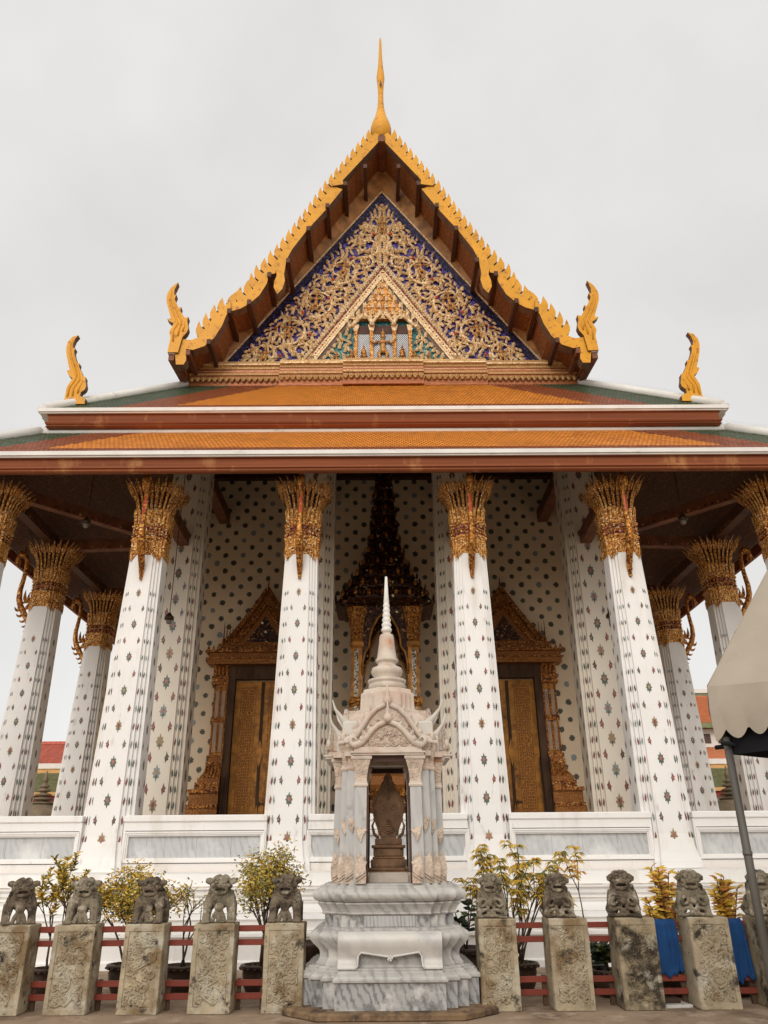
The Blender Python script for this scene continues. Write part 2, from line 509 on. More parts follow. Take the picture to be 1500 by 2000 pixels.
def empty(name, loc=(0, 0, 0), rotz=0., parent=None):
    o = bpy.data.objects.new(name, None)
    COL.objects.link(o)
    o.location = loc
    o.rotation_euler = (0, 0, rotz)
    o.parent = parent
    o.empty_display_size = .1
    return o
def tag(o, label=None, cat=None, group=None, kind=None):
    for k, v in (('label', label), ('category', cat), ('group', group), ('kind', kind)):
        if v:
            o[k] = v
    return o
def copy_tree(o, parent=None):
    c = o.copy()
    COL.objects.link(c)
    c.parent = parent
    for ch in [x for x in bpy.data.objects if x.parent == o]:
        copy_tree(ch, c)
    return c
def lerp(a, b, t):
    return a+(b-a)*t
def mir(poly):
    return [(-x, z) for x, z in reversed(poly)]

# ------------------------------------------------------------------ setting: ground
g = MB()
g.add([(-400, -60, 0), (400, -60, 0), (400, 900, 0), (-400, 900, 0)], [(0, 1, 2, 3)])
tag(g.build('ground', PAVE), kind='structure')

# ================================================================== the ordination hall
hall = empty('temple_hall', (0, 16, 0))
tag(hall, 'white temple hall with flower-studded columns, orange tiled roofs and gilded gable', 'temple')
def part(mb, name, mats, parent=hall, label=None, loc=None, rotz=0.):
    """parts are authored in world metres; the hall's Empty sits at (0,16,0)"""
    l = Vector(loc if loc else (0, 0, 0)) - (Vector((0, 16, 0)) if parent is hall else Vector((0, 0, 0)))
    o = mb.build(name, mats, parent, l, rotz)
    if label:
        o['label'] = label
    return o

# ---- plinth of stacked mouldings
m = MB()
prof = [(14.42, 0), (14.42, .10), (14.46, .13), (14.46, .44), (14.40, .47), (14.40, .51), (14.62, .53), (14.66, .58), (14.66, .68), (14.60, .71), (14.62, .75),
        (14.78, .79), (14.88, .86), (14.94, .92), (14.92, .955), (15.16, .965), (15.18, 1.02), (15.12, 1.06), (15.12, 1.11), (15.08, 1.14), (15.08, 1.165),
        (15.42, 1.175), (15.44, 1.40), (15.70, 1.42), (15.80, 1.43)]
rings = []
for y, z in prof:
    X = 9.95 + (15.8-y)
    Y1 = 42 + (15.8-y)
    rings.append([(-X, y, z), (X, y, z), (X, Y1, z), (-X, Y1, z)])
m.loft(rings, 0, caps=False)
m.add([(-9.95, 15.8, 1.43), (9.95, 15.8, 1.43), (9.95, 42, 1.43), (-9.95, 42, 1.43)], [(0, 1, 2, 3)], 1)
pl_ = part(m, 'plinth', [WHITE, FLOORM])
m = MB()                                         # grime gathered along the ledges
for y, z, hgt in ((15.156, .968, .012), (15.417, 1.178, .014), (14.776, .789, .008), (14.617, .53, .01), (15.077, 1.143, .007)):
    m.box(-9.95-(15.8-y), 9.95+(15.8-y), y-.003, y+.02, z-.002, z+hgt, 0)
part(m, 'ledge_grime', mat('brown_ledge_grime', (.40, .33, .26), .9, var=.35, scale=3, spots=[((.66, .62, .56), 1.6, .46, .60), ((.22, .15, .09), 4, .58, .7)]))

# ---- balustrade bays with marble panels
CX = [-9.2, -5.47, -1.93, 1.93, 5.47, 9.2]
rng = random.Random(5)
for i in range(5):
    xa, xb = CX[i]+.40, CX[i+1]-.40
    m = MB()
    Y0 = 15.92
    px0, px1 = xa+.10, xb-.10
    if i == 2:
        px0, px1 = xa+.05, xb-.05
    pz0, pz1 = 1.66, 2.06
    m.box(xa, xb, Y0, Y0+.40, 1.42, pz0-.09)
    m.box(xa, xb, Y0, Y0+.40, pz1+.09, 2.30)
    m.box(xa, xb, Y0-.035, Y0+.435, 2.30, 2.425, bev=.02)
    m.box(xa, px0-.06, Y0+.002, Y0+.398, pz0-.09, pz1+.09)
    m.box(px1+.06, xb, Y0+.002, Y0+.398, pz0-.09, pz1+.09)
    m.box(px0-.06, px1+.06, Y0+.10, Y0+.396, pz0-.09, pz1+.09)
    for k, (d, yy) in enumerate(((.075, -.028), (.045, -.012), (.02, .012))):     # stepped frame
        e = .03
        m.box(px0-d, px1+d, Y0+yy, Y0+.1, pz1+d-e, pz1+d)
        m.box(px0-d, px1+d, Y0+yy, Y0+.1, pz0-d, pz0-d+e)
        m.box(px0-d, px0-d+e, Y0+yy+.001, Y0+.1, pz0-d+e, pz1+d-e)
        m.box(px1+d-e, px1+d, Y0+yy+.001, Y0+.1, pz0-d+e, pz1+d-e)
    b = part(m, 'balustrade', WHITE)
    n = 4 if i != 2 else 3
    xs = sorted([px0, px1] + [lerp(px0, px1, (k+rng.uniform(-.12, .12))/n) for k in range(1, n)])
    for k in range(n):
        q = MB()
        q.box(xs[k]+.002, xs[k+1]-.002, -.012, .03, pz0+.005, pz1-.005)
        o = q.build('marble_panel', PANELM, b, (0, Y0+.09, 0))

# ---- columns with porcelain inlay
def rosette(mb, P, U, V, Nn, s, kind, rng):
    """inlaid flower flat on a face: P centre, U right, V up, Nn outward"""
    def poly(pts, m_, off):
        mb.add([tuple(P + U*x*s + V*y*s + Nn*off) for x, y in pts], [tuple(range(len(pts)))], m_)
    if kind == 'main':
        c = rng.choice([2, 3, 2, 4])
        pts = []
        for k in range(16):
            a = 2*PI*k/16 + PI/2
            r = (1.0 if k % 2 == 0 else .70)
            ex = 1.25 if k in (0, 8) else 1
            pts.append((r*.62*math.cos(a), r*ex*math.sin(a)))
        poly(pts, c+1, .004)
        poly([(.42*.62*math.cos(2*PI*k/8+.2), .10+.40*math.sin(2*PI*k/8+.2)) for k in range(8)], rng.choice([1, 1, 5, 2]), .008)
        poly([(.42*.5*math.cos(2*PI*k/6), -.5+.28*math.sin(2*PI*k/6)) for k in range(6)], 3, .009)
    elif kind in ('l', 'r'):
        q = 1 if kind == 'r' else -1
        pts = [(0, 1.0), (.22, .45), (.5, .1), (.3, -.1), (.42, -.45), (.12, -.55), (-.12, -1.0), (-.18, -.45), (-.3, -.05), (-.12, .25)]
        pts = [(x*q, y) for x, y in pts]
        if q < 0:
            pts.reverse()
        poly(pts, rng.choice([2, 3, 4, 2, 6]), .004)
        pts2 = [(.02*q, .3), (.3*q, .05), (.15*q, -.35), (-.1*q, -.1)]
        if q < 0:
            pts2.reverse()
        poly(pts2, rng.choice([1, 1, 2]), .008)
    else:
        q = 1 if rng.random() < .5 else -1
        poly([(0, 1), (.24, .2), (.34*q if q > 0 else .12, -.4), (0, -1), (-.12 if q > 0 else -.34, -.4), (-.22, .2)], kind, .004)

def shaft_mesh(h0, h1, z0, z1, flare, seed, cf=.44, step=.71, ztop=None, rs=.102, sides=(0, 1, 2, 3)):
    rng = random.Random(seed)
    m = MB()
    hw = lambda z: lerp(h0, h1, (z-z0)/(z1-z0))
    prof = []
    if flare:
        prof += [(h0+.13, z0), (h0+.115, z0+.12), (h0+.06, z0+.26), (h0+.02, z0+.42)]
    prof += [(hw(z0+.6), z0+.6)] + [(hw(z), z) for z in [lerp(z0+.6, z1, k/6) for k in range(1, 7)]]
    m.plan(prof, cf, 3)
    z = (ztop if ztop else z1-.9)
    row = 0
    while z > z0+(.5 if flare else .15):
        h = hw(z)
        if flare and z < prof[4][1]:
            for (ha, za), (hb, zb_) in zip(prof, prof[1:]):
                if za <= z <= zb_:
                    h = lerp(ha, hb, (z-za)/(zb_-za))
        st = cf*h/3
        for a in sides:
            ca, sa = math.cos(a*PI/2), math.sin(a*PI/2)
            def pt(u, dpt):
                # face a: 0 = -y, 1 = +x, 2 = +y, 3 = -x ; u along face, dpt = setback
                x, y = u, -(h-dpt)
                return Vector((x*ca-y*sa, x*sa+y*ca, z))
            U = Vector((ca, sa, 0))
            V = Vector((0, 0, 1))
            Nn = Vector((sa, -ca, 0))
            if row % 2 == 0:
                rosette(m, pt(0, 0), U, V, Nn, rs*1.0*h/.42, 'main', rng)
            else:
                rosette(m, pt(-(h-cf*h)*.62, 0), U, V, Nn, rs*.85*h/.42, 'l', rng)
                rosette(m, pt((h-cf*h)*.62, 0), U, V, Nn, rs*.85*h/.42, 'r', rng)
            low = z < lerp(z0, z1, .55)
            for k in (1, 2):
                for sg in (-1, 1):
                    u = sg*(h-cf*h+st*(k-.5))
                    c = rng.choice([2, 3, 2, 4, 6]) if low else rng.choice([3, 6, 4, 3])
                    rosette(m, pt(u, st*k), U, V, Nn, (.075 if low else .062)*h/.42, c, rng)
        z -= step/2
        row += 1
    return m
SH = [WHITE] + FLOR
NECK = 7.87

def capital_mesh():
    m = MB()
    h = .362
    # drooping gilt collar
    m.plan([(h+.008, -.02), (h+.014, .05), (h+.018, .30), (h+.022, .34)], .44, 3, m=0)
    P = redent(h+.022, .44*(h+.022), 3)
    for a in range(4):
        ca, sa = math.cos(a*PI/2), math.sin(a*PI/2)
        Nn = Vector((sa, -ca, 0))
        for u, ln_, dp in ((-.16, .02, 0), (-.09, -.0, 0), (.16, .02, 0), (.09, 0, 0), (-.235, .13, .05), (.235, .13, .05), (-.29, .18, .10), (.29, .18, .10), (-.19, .10, .0), (.19, .10, .0)):
            y = -(h+.018-dp)
            path = []
            for t in (0, .4, .8, 1):
                x = u*(1+.10*t)
                path.append(Vector((x*ca-y*sa, x*sa+y*ca, .14-(.12+ln_)*t)))
            m.blade(path, [.045, .042, .02, .003], Nn, .02, 0)
    # red and gold bands
    m.plan([(h+.02, .34), (h+.045, .37), (h+.045, .41), (h+.02, .43)], .44, 3, m=0)
    m.plan([(h+.012, .43), (h+.012, .53)], .44, 3, m=1)
    m.plan([(h+.012, .53), (h+.04, .55), (h+.012, .57)], .44, 3, m=0)
    m.plan([(h+.015, .57), (h+.018, .67)], .44, 3, m=1)
    m.plan([(h+.02, .67), (h+.05, .70), (h+.05, .74), (h+.02, .77)], .44, 3, m=0)
    for hh, z, r in ((h+.022, .48, .026), (h+.026, .62, .026)):
        for a in range(4):
            ca, sa = math.cos(a*PI/2), math.sin(a*PI/2)
            for k in range(-5, 6):
                u = k*.066
                dp = 0 if abs(u) < .56*hh else (.07 if abs(u) < .70*hh else .13)
                y = -(hh-dp)
                m.ell((u*ca-y*sa, u*sa+y*ca, z), r, 0 if k % 2 else 1, 6)
    # dark core
    m.plan([(h-.03, .76), (h-.04, 1.1), (h-.02, 1.4), (h+.02, 1.52)], .44, 3, m=2)
    # petals
    def even(num):
        A = [2*PI*i/720 for i in range(721)]
        rr = [1/(abs(math.cos(a))**5+abs(math.sin(a))**5)**.2 for a in A]
        acc = [0.]
        for i in range(720):
            acc.append(acc[-1]+math.hypot(rr[i+1]*math.cos(A[i+1])-rr[i]*math.cos(A[i]), rr[i+1]*math.sin(A[i+1])-rr[i]*math.sin(A[i])))
        res, j = [], 0
        for k in range(num):
            tgt = acc[-1]*(k+.5)/num
            while acc[j+1] < tgt:
                j += 1
            res.append(A[j]+(A[1]-A[0])*(tgt-acc[j])/(acc[j+1]-acc[j]))
        return res
    def petals(num, zz, L_, r0, fl, w0, pw, ridge):
        for a in even(num):
            c, s_ = math.cos(a), math.sin(a)
            sc_ = 1/(abs(c)**5+abs(s_)**5)**(1/5)          # rounded-square perimeter
            path, wd = [], []
            for t in (0, .2, .4, .6, .75, .87, .95, 1):
                r = (r0+fl*t**pw)*sc_*(.96)
                path.append(Vector((r*c, r*s_, zz+L_*t)))
                wd.append(w0*(1 if t < .7 else (1.25 if t < .8 else (.95 if t < .9 else (.45 if t < .98 else .05)))))
            m.blade(path, wd, Vector((c, s_, .15)), ridge, 0)
    petals(26, .78, 1.02, h-.015, .365, .030, 2.9, .030)
    petals(28, .74, .36, h+.015, .05, .046, 1.6, .03)
    # leaf barbs beside each petal tip
    for a in even(56):
        c, s_ = math.cos(a), math.sin(a)
        sc_ = 1/(abs(c)**5+abs(s_)**5)**(1/5)
        p0 = Vector(((h+.14)*sc_*c, (h+.14)*sc_*s_, 1.46))
        p1 = Vector(((h+.265)*sc_*c, (h+.265)*sc_*s_, 1.68))
        m.blade([p0, (p0+p1)/2, p1], [.012, .028, .003], Vector((c, s_, .2)), .012, 0)
    return m

def naga_mesh():
    """bracket in the plane x = 0, growing out towards -y"""
    m = MB()
    P = [(.37, -.62), (.40, -.45), (.46, -.28), (.58, -.10), (.70, .08), (.78, .30), (.80, .55), (.77, .85), (.755, 1.15), (.77, 1.40), (.84, 1.58), (.95, 1.62), (1.03, 1.52), (1.05, 1.38), (1.03, 1.24)]
    R = [.03, .055, .072, .08, .085, .082, .07, .062, .058, .062, .075, .085, .07, .045, .014]
    m.tube([(0, -d, z) for d, z in P], R, 8, 0)
    # red scaled belly strip
    m.blade([(0, -d-.045, z) for d, z in ((.80, .42), (.79, .7), (.765, 1.0), (.765, 1.3))], [.024, .03, .03, .02], Vector((0, -1, .1)), .012, 1)
    fl = [((.40, .30), (.58, .22), (.70, .16), .07), ((.40, .18), (.52, .05), (.60, -.04), .08), ((.60, .22), (.66, .38), (.64, .56), .05),
          ((.52, .22), (.55, .36), (.52, .48), .045), ((.70, -.02), (.82, -.06), (.86, .08), .045), ((.60, -.16), (.72, -.24), (.78, -.12), .045),
          ((.50, -.30), (.60, -.40), (.66, -.30), .04), ((.44, -.42), (.52, -.54), (.57, -.46), .035), ((.40, -.52), (.45, -.66), (.50, -.60), .03),
          ((.88, 1.58), (.84, 1.74), (.93, 1.86), .05), ((.95, 1.6), (1.02, 1.72), (1.10, 1.70), .03), ((1.02, 1.46), (1.12, 1.42), (1.14, 1.30), .035), ((.98, 1.46), (.94, 1.34), (.96, 1.22), .03)]
    for a, b, c, wd in fl:
        pts = [(0, -lerp(lerp(a[0], b[0], t), lerp(b[0], c[0], t), t), lerp(lerp(a[1], b[1], t), lerp(b[1], c[1], t), t)) for t in (0, .25, .5, .75, 1)]
        m.blade(pts, [wd*.6, wd, wd*.8, wd*.45, .004], Vector((1, 0, 0)), .035, 0)
    return m

sh_me = shaft_mesh(.515, .362, 1.43, NECK+.03, True, 11, ztop=6.95)
cap_me = capital_mesh()
nag_me = naga_mesh()
col0 = part(sh_me, 'column', SH, loc=(0, 16.38, 0))
cap0 = cap_me.build('capital', [CAPG, CAPR, CAPD], col0, (0, 0, NECK))
nag0 = nag_me.build('naga_bracket', [GILTB, RUBY], col0, (0, 0, NECK))
first = True
cols = [(x, 16.38, 0) for x in CX] + [(s*9.3, y, s) for s in (-1, 1) for y in (20.1, 24.3, 28.5, 32.7)]
for x, y, side in cols:
    if first:
        o, first = col0, False
    else:
        o = copy_tree(col0, hall)
    o.location = (x, y-16, 0)
    lean = rad(.62)*max(-1, min(1, x/5.4))
    o.rotation_euler = (0, -lean, 0)
    if side:
        for ch in o.children:
            if ch.name.startswith('naga'):
                ch.rotation_euler = (0, 0, -PI/2 if side < 0 else PI/2)

# ---- inner square piers of the porch
pier_me = shaft_mesh(.585, .52, 1.43, 14.0, False, 23, ztop=13.2, step=.74, rs=.125, sides=(0, 1, 3))
p0 = part(pier_me, 'inner_pier', [PIERW] + FLOR, loc=(-5.62, 20.3, 0))
for x in (-1.96, 1.96, 5.62):
    q = copy_tree(p0, hall)
    q.location = (x, 4.3, 0)

# ---- front wall with scattered porcelain flowers, hall body behind
m = MB()
YW = 24.2
m.box(-6.2, 6.2, YW, YW+.5, 1.43, 14.6)
m.box(-6.2, -5.8, YW+.5, 40, 1.43, 14.6)
m.box(5.8, 6.2, YW+.5, 40, 1.43, 14.6)
m.box(-6.2, 6.2, 40, 40.4, 1.43, 14.6)
rng = random.Random(8)
row = 0
z = 13.75
while z > 2.2:
    x = -5.9 + (.29 if row % 2 else 0)
    while x < 5.95:
        n = 14
        rr = .098
        jx, jz = rng.uniform(-.015, .015), rng.uniform(-.012, .012)
        a0 = rng.random()*6
        rr *= rng.uniform(.86, 1.06)
        pts = []
        for k in range(n):
            a = a0+2*PI*k/n
            r = rr*(1.08 if k % 2 == 0 else .82)*rng.uniform(.85, 1.1)
            pts.append((x+jx+r*math.cos(a), YW-.004, z+jz+r*1.05*math.sin(a)))
        m.add(pts, [tuple(range(n))], rng.choice([1, 1, 1, 2, 3]))
        x += .58
    z -= .275
    row += 1
part(m, 'front_wall', [WALLM, DKP, GRNP, BLUP])

# ---- doors
def doorway(xc):
    m = MB()
    y = YW
    # stepped gilt jambs (pilasters), widening at the foot, and lintel entablature
    for s in (-1, 1):
        def X(a, b):
            return (xc+s*a, xc+s*b) if s > 0 else (xc+s*b, xc+s*a)
        for a, b, yy, z0, z1, mm in ((1.08, 2.02, -.50, 1.43, 3.00, 0), (1.08, 1.98, -.54, 3.00, 3.10, 1), (1.08, 1.94, -.46, 3.10, 3.42, 0), (1.08, 1.98, -.54, 3.42, 3.52, 1),
                                     (1.08, 1.80, -.44, 3.52, 3.72, 1), (1.08, 1.74, -.40, 3.72, 3.84, 0)):
            x0, x1 = X(a, b)
            m.box(x0, x1, y+yy, y-.004, z0, z1, mm)
        rings = []
        for wq, dq, zq in ((1.70, .40, 3.84), (1.56, .32, 4.05), (1.50, .28, 4.22)):
            x0, x1 = X(1.08, wq)
            rings.append([(x0, y-dq, zq), (x1, y-dq, zq), (x1, y-.004, zq), (x0, y-.004, zq)])
        m.loft(rings, 1)
        for k in range(5):
            xx = xc+s*(1.14+k*.1)
            m.blade([(xx, y-.40, 3.84), (xx-s*.01, y-.36, 4.0), (xx-s*.02, y-.30, 4.2)], [.03, .04, .03], Vector((0, -1, .3)), .03, 1)
        for z0, z1, wq, mm in ((4.22, 4.32, 1.56, 1), (4.32, 4.40, 1.50, 0), (4.40, 4.50, 1.55, 1)):
            x0, x1 = X(1.08, wq)
            m.box(x0, x1, y-.30, y-.004, z0, z1, mm)
        x0, x1 = X(1.08, 1.50)
        m.box(x0, x1, y-.22, y-.004, 4.5, 6.6, 2)
        for a in (1.10, 1.285, 1.47):
            m.box(xc+s*a-.022, xc+s*a+.022, y-.26, y-.22, 4.5, 6.6, 1)
        m.box(*X(1.08, 1.52), y-.285, y-.26, 5.45, 5.62, 1)
        for a in (1.19, 1.38):                                   # silvered lattice inlay
            m.box(xc+s*a-.045, xc+s*a+.045, y-.232, y-.22, 4.6, 6.4, 3)
            for k in range(24):
                zz = 4.62+k*.075
                for q in (-1, 1):
                    m.box(-.068, .068, -.243, -.234, -.008, .008, 2, Matrix.Translation((xc+s*a, y, zz)) @ Matrix.Rotation(q*rad(50), 4, 'Y'))
        for z0, z1, wq in ((6.6, 6.7, 1.58), (6.7, 6.78, 1.52), (6.78, 6.88, 1.58)):
            x0, x1 = X(1.06, wq)
            m.box(x0, x1, y-.30, y-.004, z0, z1, 1)
        for k in range(4):
            xx = xc+s*(1.12+k*.12)
            m.blade([(xx, y-.24, 6.86), (xx, y-.28, 7.05), (xx+s*.02, y-.36, 7.2)], [.035, .05, .045], Vector((0, -1, .1)), .03, 1)
        m.box(*X(1.06, 1.56), y-.2, y-.004, 6.88, 7.2, 0)
        # reveal of the opening
        m.box(*X(.86, 1.07), y-.26, y-.004, 1.43, 7.2, 4)
    m.box(xc-1.72, xc+1.72, y-.50, y-.004, 7.2, 7.36, 0)
    m.box(xc-1.78, xc+1.78, y-.54, y-.004, 7.36, 7.40, 1)
    m.box(xc-1.70, xc+1.70, y-.46, y-.004, 7.40, 7.56, 0)
    m.box(xc-1.80, xc+1.80, y-.58, y-.004, 7.56, 7.62, 1)
    m.box(xc-1.38, xc+1.38, y-.46, y-.004, 7.62, 7.80, 0)
    m.box(xc-1.42, xc+1.42, y-.50, y-.004, 7.80, 7.85, 1)
    m.box(xc-.86, xc+.86, y-.24, y-.004, 6.78, 7.2, 4)
    for k in range(24):
        xx = xc-1.7+k*3.4/23
        m.blade([(xx, y-.56, 7.62), (xx, y-.57, 7.70), (xx, y-.58, 7.78)], [.05, .035, .004], Vector((0, -1, 0)), .02, 1)
    d = part(m, 'doorway', [GILT, DGILT, DOORF, SILVER, JAMB])
    # tiered pediment
    q = MB()
    for hw_, h0, h1, yy in ((1.26, 7.85, 9.60, -.28), (.92, 7.85, 9.05, -.44)):
        pr = [(hw_, 0), (hw_*.88, .07), (hw_*.74, .20), (hw_*.55, .40), (hw_*.34, .62), (hw_*.14, .84), (0, 1)]
        P_ = [(xc+a, h0+(h1-h0)*b) for a, b in pr]
        P2 = [(2*xc-x, z) for x, z in reversed(P_[:-1])]
        q.prism(P_+P2, y+yy, y-.004, 0)
        for s in (-1, 1):
            pts = [(xc+s*a, y+yy-.03, h0+(h1-h0)*b) for a, b in pr]
            q.tube(pts, [.06, .055, .05, .05, .045, .04, .03], 6, 1)
            for i in range(26):
                t = (i+.5)/26*(len(pts)-1)
                k = int(t)
                p = Vector(pts[k]).lerp(Vector(pts[k+1]), t-k)
                q.blade([p, p+Vector((s*.05, 0, .09)), p+Vector((s*.03, 0, .20))], [.035, .04, .004], Vector((0, -1, 0)), .02, 1)
    inner = [(xc+a, 7.9+b) for a, b in ((-.55, 0), (.55, 0), (.38, .25), (.20, .50), (0, .82), (-.20, .50), (-.38, .25))]
    q.prism(inner, y-.475, y-.43, 2)
    q.lathe([(.06, 9.35), (.05, 9.5), (.07, 9.55), (.03, 9.62), (.025, 9.85), (.004, 10.15)], 8, (xc, y-.2), 1)
    for s in (-1, 1):
        for k, hgt in ((0, .55), (1, .42), (2, .5), (3, .34)):
            xx = xc+s*(1.30-.09*k)
            q.lathe([(.035, 7.85), (.05, 7.95), (.02, 8.05), (.012, 7.9+hgt), (.003, 8.05+hgt)], 6, (xx, y-.36), 1)
    q.build('pediment', [GILT, DGILT, MONDOP], d)
    # leaves
    for s in (-1, 1):
        q = MB()
        x0, x1 = (xc+.03, xc+.85) if s > 0 else (xc-.85, xc-.03)
        yy = y-.06
        q.box(x0, x1, yy, yy+.05, 1.45, 6.74, 0)
        for a0, a1, b0, b1 in ((x0, x1, 1.45, 1.62), (x0, x1, 6.55, 6.74), (x0, x0+.17, 1.62, 6.55), (x1-.17, x1, 1.62, 6.55)):
            q.box(a0, a1, yy-.025, yy, b0, b1, 1)
        for a0, a1, b0, b1 in ((x0+.2, x1-.2, 1.66, 1.69), (x0+.2, x1-.2, 6.48, 6.51), (x0+.2, x0+.225, 1.69, 6.48), (x1-.225, x1-.2, 1.69, 6.48)):
            q.box(a0, a1, yy-.012, yy, b0, b1, 1)
        q.build('door_leaf', [DOORM, DOORF], d)
    q = MB()
    q.box(xc-.045, xc+.045, y-.125, y-.085, 1.5, 6.7, 0)
    q.prism([(xc-.10, 4.55), (xc, 4.15), (xc+.10, 4.55), (xc, 4.95)], y-.15, y-.125, 1)
    q.prism([(xc-.08, 2.75), (xc+.08, 2.75), (xc, 3.1)], y-.15, y-.125, 1)
    q.build('door_stile', [JAMB, DOORF], d)
    q = MB()
    q.box(xc+.05, xc+.22, y-.16, y-.13, 3.12, 3.16)
    q.box(xc+.06, xc+.09, y-.19, y-.13, 3.08, 3.20)
    q.build('door_bolt', BRONZE, d)
for xc in (-3.80, 3.80):
    doorway(xc)

# ---- porch ceilings, beams
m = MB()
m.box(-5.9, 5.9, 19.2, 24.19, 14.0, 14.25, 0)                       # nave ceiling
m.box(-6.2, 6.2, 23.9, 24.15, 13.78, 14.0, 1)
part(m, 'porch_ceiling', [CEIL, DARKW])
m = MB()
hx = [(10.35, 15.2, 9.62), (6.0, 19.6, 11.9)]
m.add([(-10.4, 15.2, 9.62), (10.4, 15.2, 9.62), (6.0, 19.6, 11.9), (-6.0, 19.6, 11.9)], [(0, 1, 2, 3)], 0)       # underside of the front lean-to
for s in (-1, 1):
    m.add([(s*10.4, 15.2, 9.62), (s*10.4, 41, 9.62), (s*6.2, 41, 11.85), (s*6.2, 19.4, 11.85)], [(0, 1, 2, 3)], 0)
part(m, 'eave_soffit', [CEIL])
def beam(p, q_, w_, h_, mat_, name='tie_beam'):
    p, q_ = Vector(p), Vector(q_)
    d = (q_-p)
    ang = math.atan2(d.y, d.x)
    L_ = Vector((d.x, d.y, 0)).length
    m = MB()
    m.box(0, L_, -w_/2, w_/2, -h_/2, h_/2, 0)
    for i in range(int(L_/.16)):
        for sg in (-1, 1):
            m.box(.05+i*.16, .12+i*.16, sg*(w_/2+.004)-.004, sg*(w_/2+.004)+.004, -h_/2+.03, -h_/2+.09, 1)
    o = part(m, name, [mat_, CAPR], loc=tuple(p), rotz=ang)
    o.rotation_euler = (0, -math.atan2(d.z, L_), ang)
for x in CX[1:-1]:
    beam((x, 16.7, 9.72), (x*1.02, 19.85, 9.75), .30, .36, TIMB)
for s in (-1, 1):
    beam((s*9.1, 16.6, 9.75), (s*6.05, 19.9, 9.8), .22, .28, TIMB)
    beam((s*9.15, 16.7, 9.74), (s*9.2, 19.9, 9.74), .24, .30, DARKW)
    for y in (20.15, 24.35, 28.5):
        beam((s*9.1, y, 9.72), (s*6.1, y, 9.8), .24, .30, TIMB)
    for y0, y1 in ((20.3, 24.1), (24.6, 28.2), (28.8, 32.4)):
        beam((s*9.25, y0, 9.74), (s*9.25, y1, 9.74), .24, .30, DARKW)
    beam((s*5.45, 20.7, 12.35), (s*5.45, 24.15, 12.35), .34, .42, TIMB)
    beam((s*1.96, 20.7, 12.9), (s*1.96, 24.15, 12.9), .3, .36, TIMB)
for i in range(5):
    beam((CX[i]+.25, 16.3, 10.14), (CX[i+1]-.25, 16.3, 10.14), .22, .14, DARKW)

# ---- tiled lean-to roofs (two tiers), white trims, terracotta fascias
def tiles(yb, zb, yt, zt, xb, xt, gw, rw):
    """front slope between eave (yb,zb,half width xb) and top; tiles as raised shingles; green at hips, red-brown inside, orange field"""
    m = MB()
    Ls = math.hypot(yt-yb, zt-zb)
    n = int(Ls/.14)
    dy, dz = (yt-yb)/Ls, (zt-zb)/Ls
    up = Vector((0, -dz, dy))
    dr = Vector((0, dy, dz))
    rng = random.Random(int(yb*10))
    for r in range(n):
        s0 = r*Ls/n
        s1 = (r+1)*Ls/n+.03
        t = (s0+.06)/Ls
        xm = lerp(xb, xt, t)
        tw = .105
        cnt = int(2*xm/tw)
        off = (tw/2 if r % 2 else 0)
        for k in range(cnt):
            x0 = -xm + k*tw + off
            if x0+tw > xm:
                continue
            xc_ = x0+tw/2
            hd = (xm-abs(xc_))*.72
            if hd < gw:
                c = 2
            elif hd < gw*1.9 or s0 < rw:
                c = 1
            else:
                c = 0
            lift = .0135+rng.uniform(-.002, .0025)
            b = Vector((0, yb, zb))
            a0 = b+dr*(s0+.03)+up*lift
            a1 = b+dr*s1+up*.004
            tip = b+dr*(s0-.01)+up*(lift+.004)
            g_ = .008
            m.add([(x0+g_, a0.y, a0.z), (xc_, tip.y, tip.z), (x0+tw-g_, a0.y, a0.z), (x0+tw-g_, a1.y, a1.z), (x0+g_, a1.y, a1.z)], [(0, 1, 2, 3, 4)], c)
    m.add([(-xb, yb, zb-.01), (xb, yb, zb-.01), (xt, yt, zt-.01), (-xt, yt, zt-.01)], [(0, 1, 2, 3)], 3)
    for s in (-1, 1):                        # side slopes
        x0, x1 = s*xb, s*xt
        m.add([(x0, yb, zb-.01), (x0, 42, zb-.01), (x1, 42, zt-.01), (x1, yt, zt-.01)], [(0, 1, 2, 3)], 2)
    return m
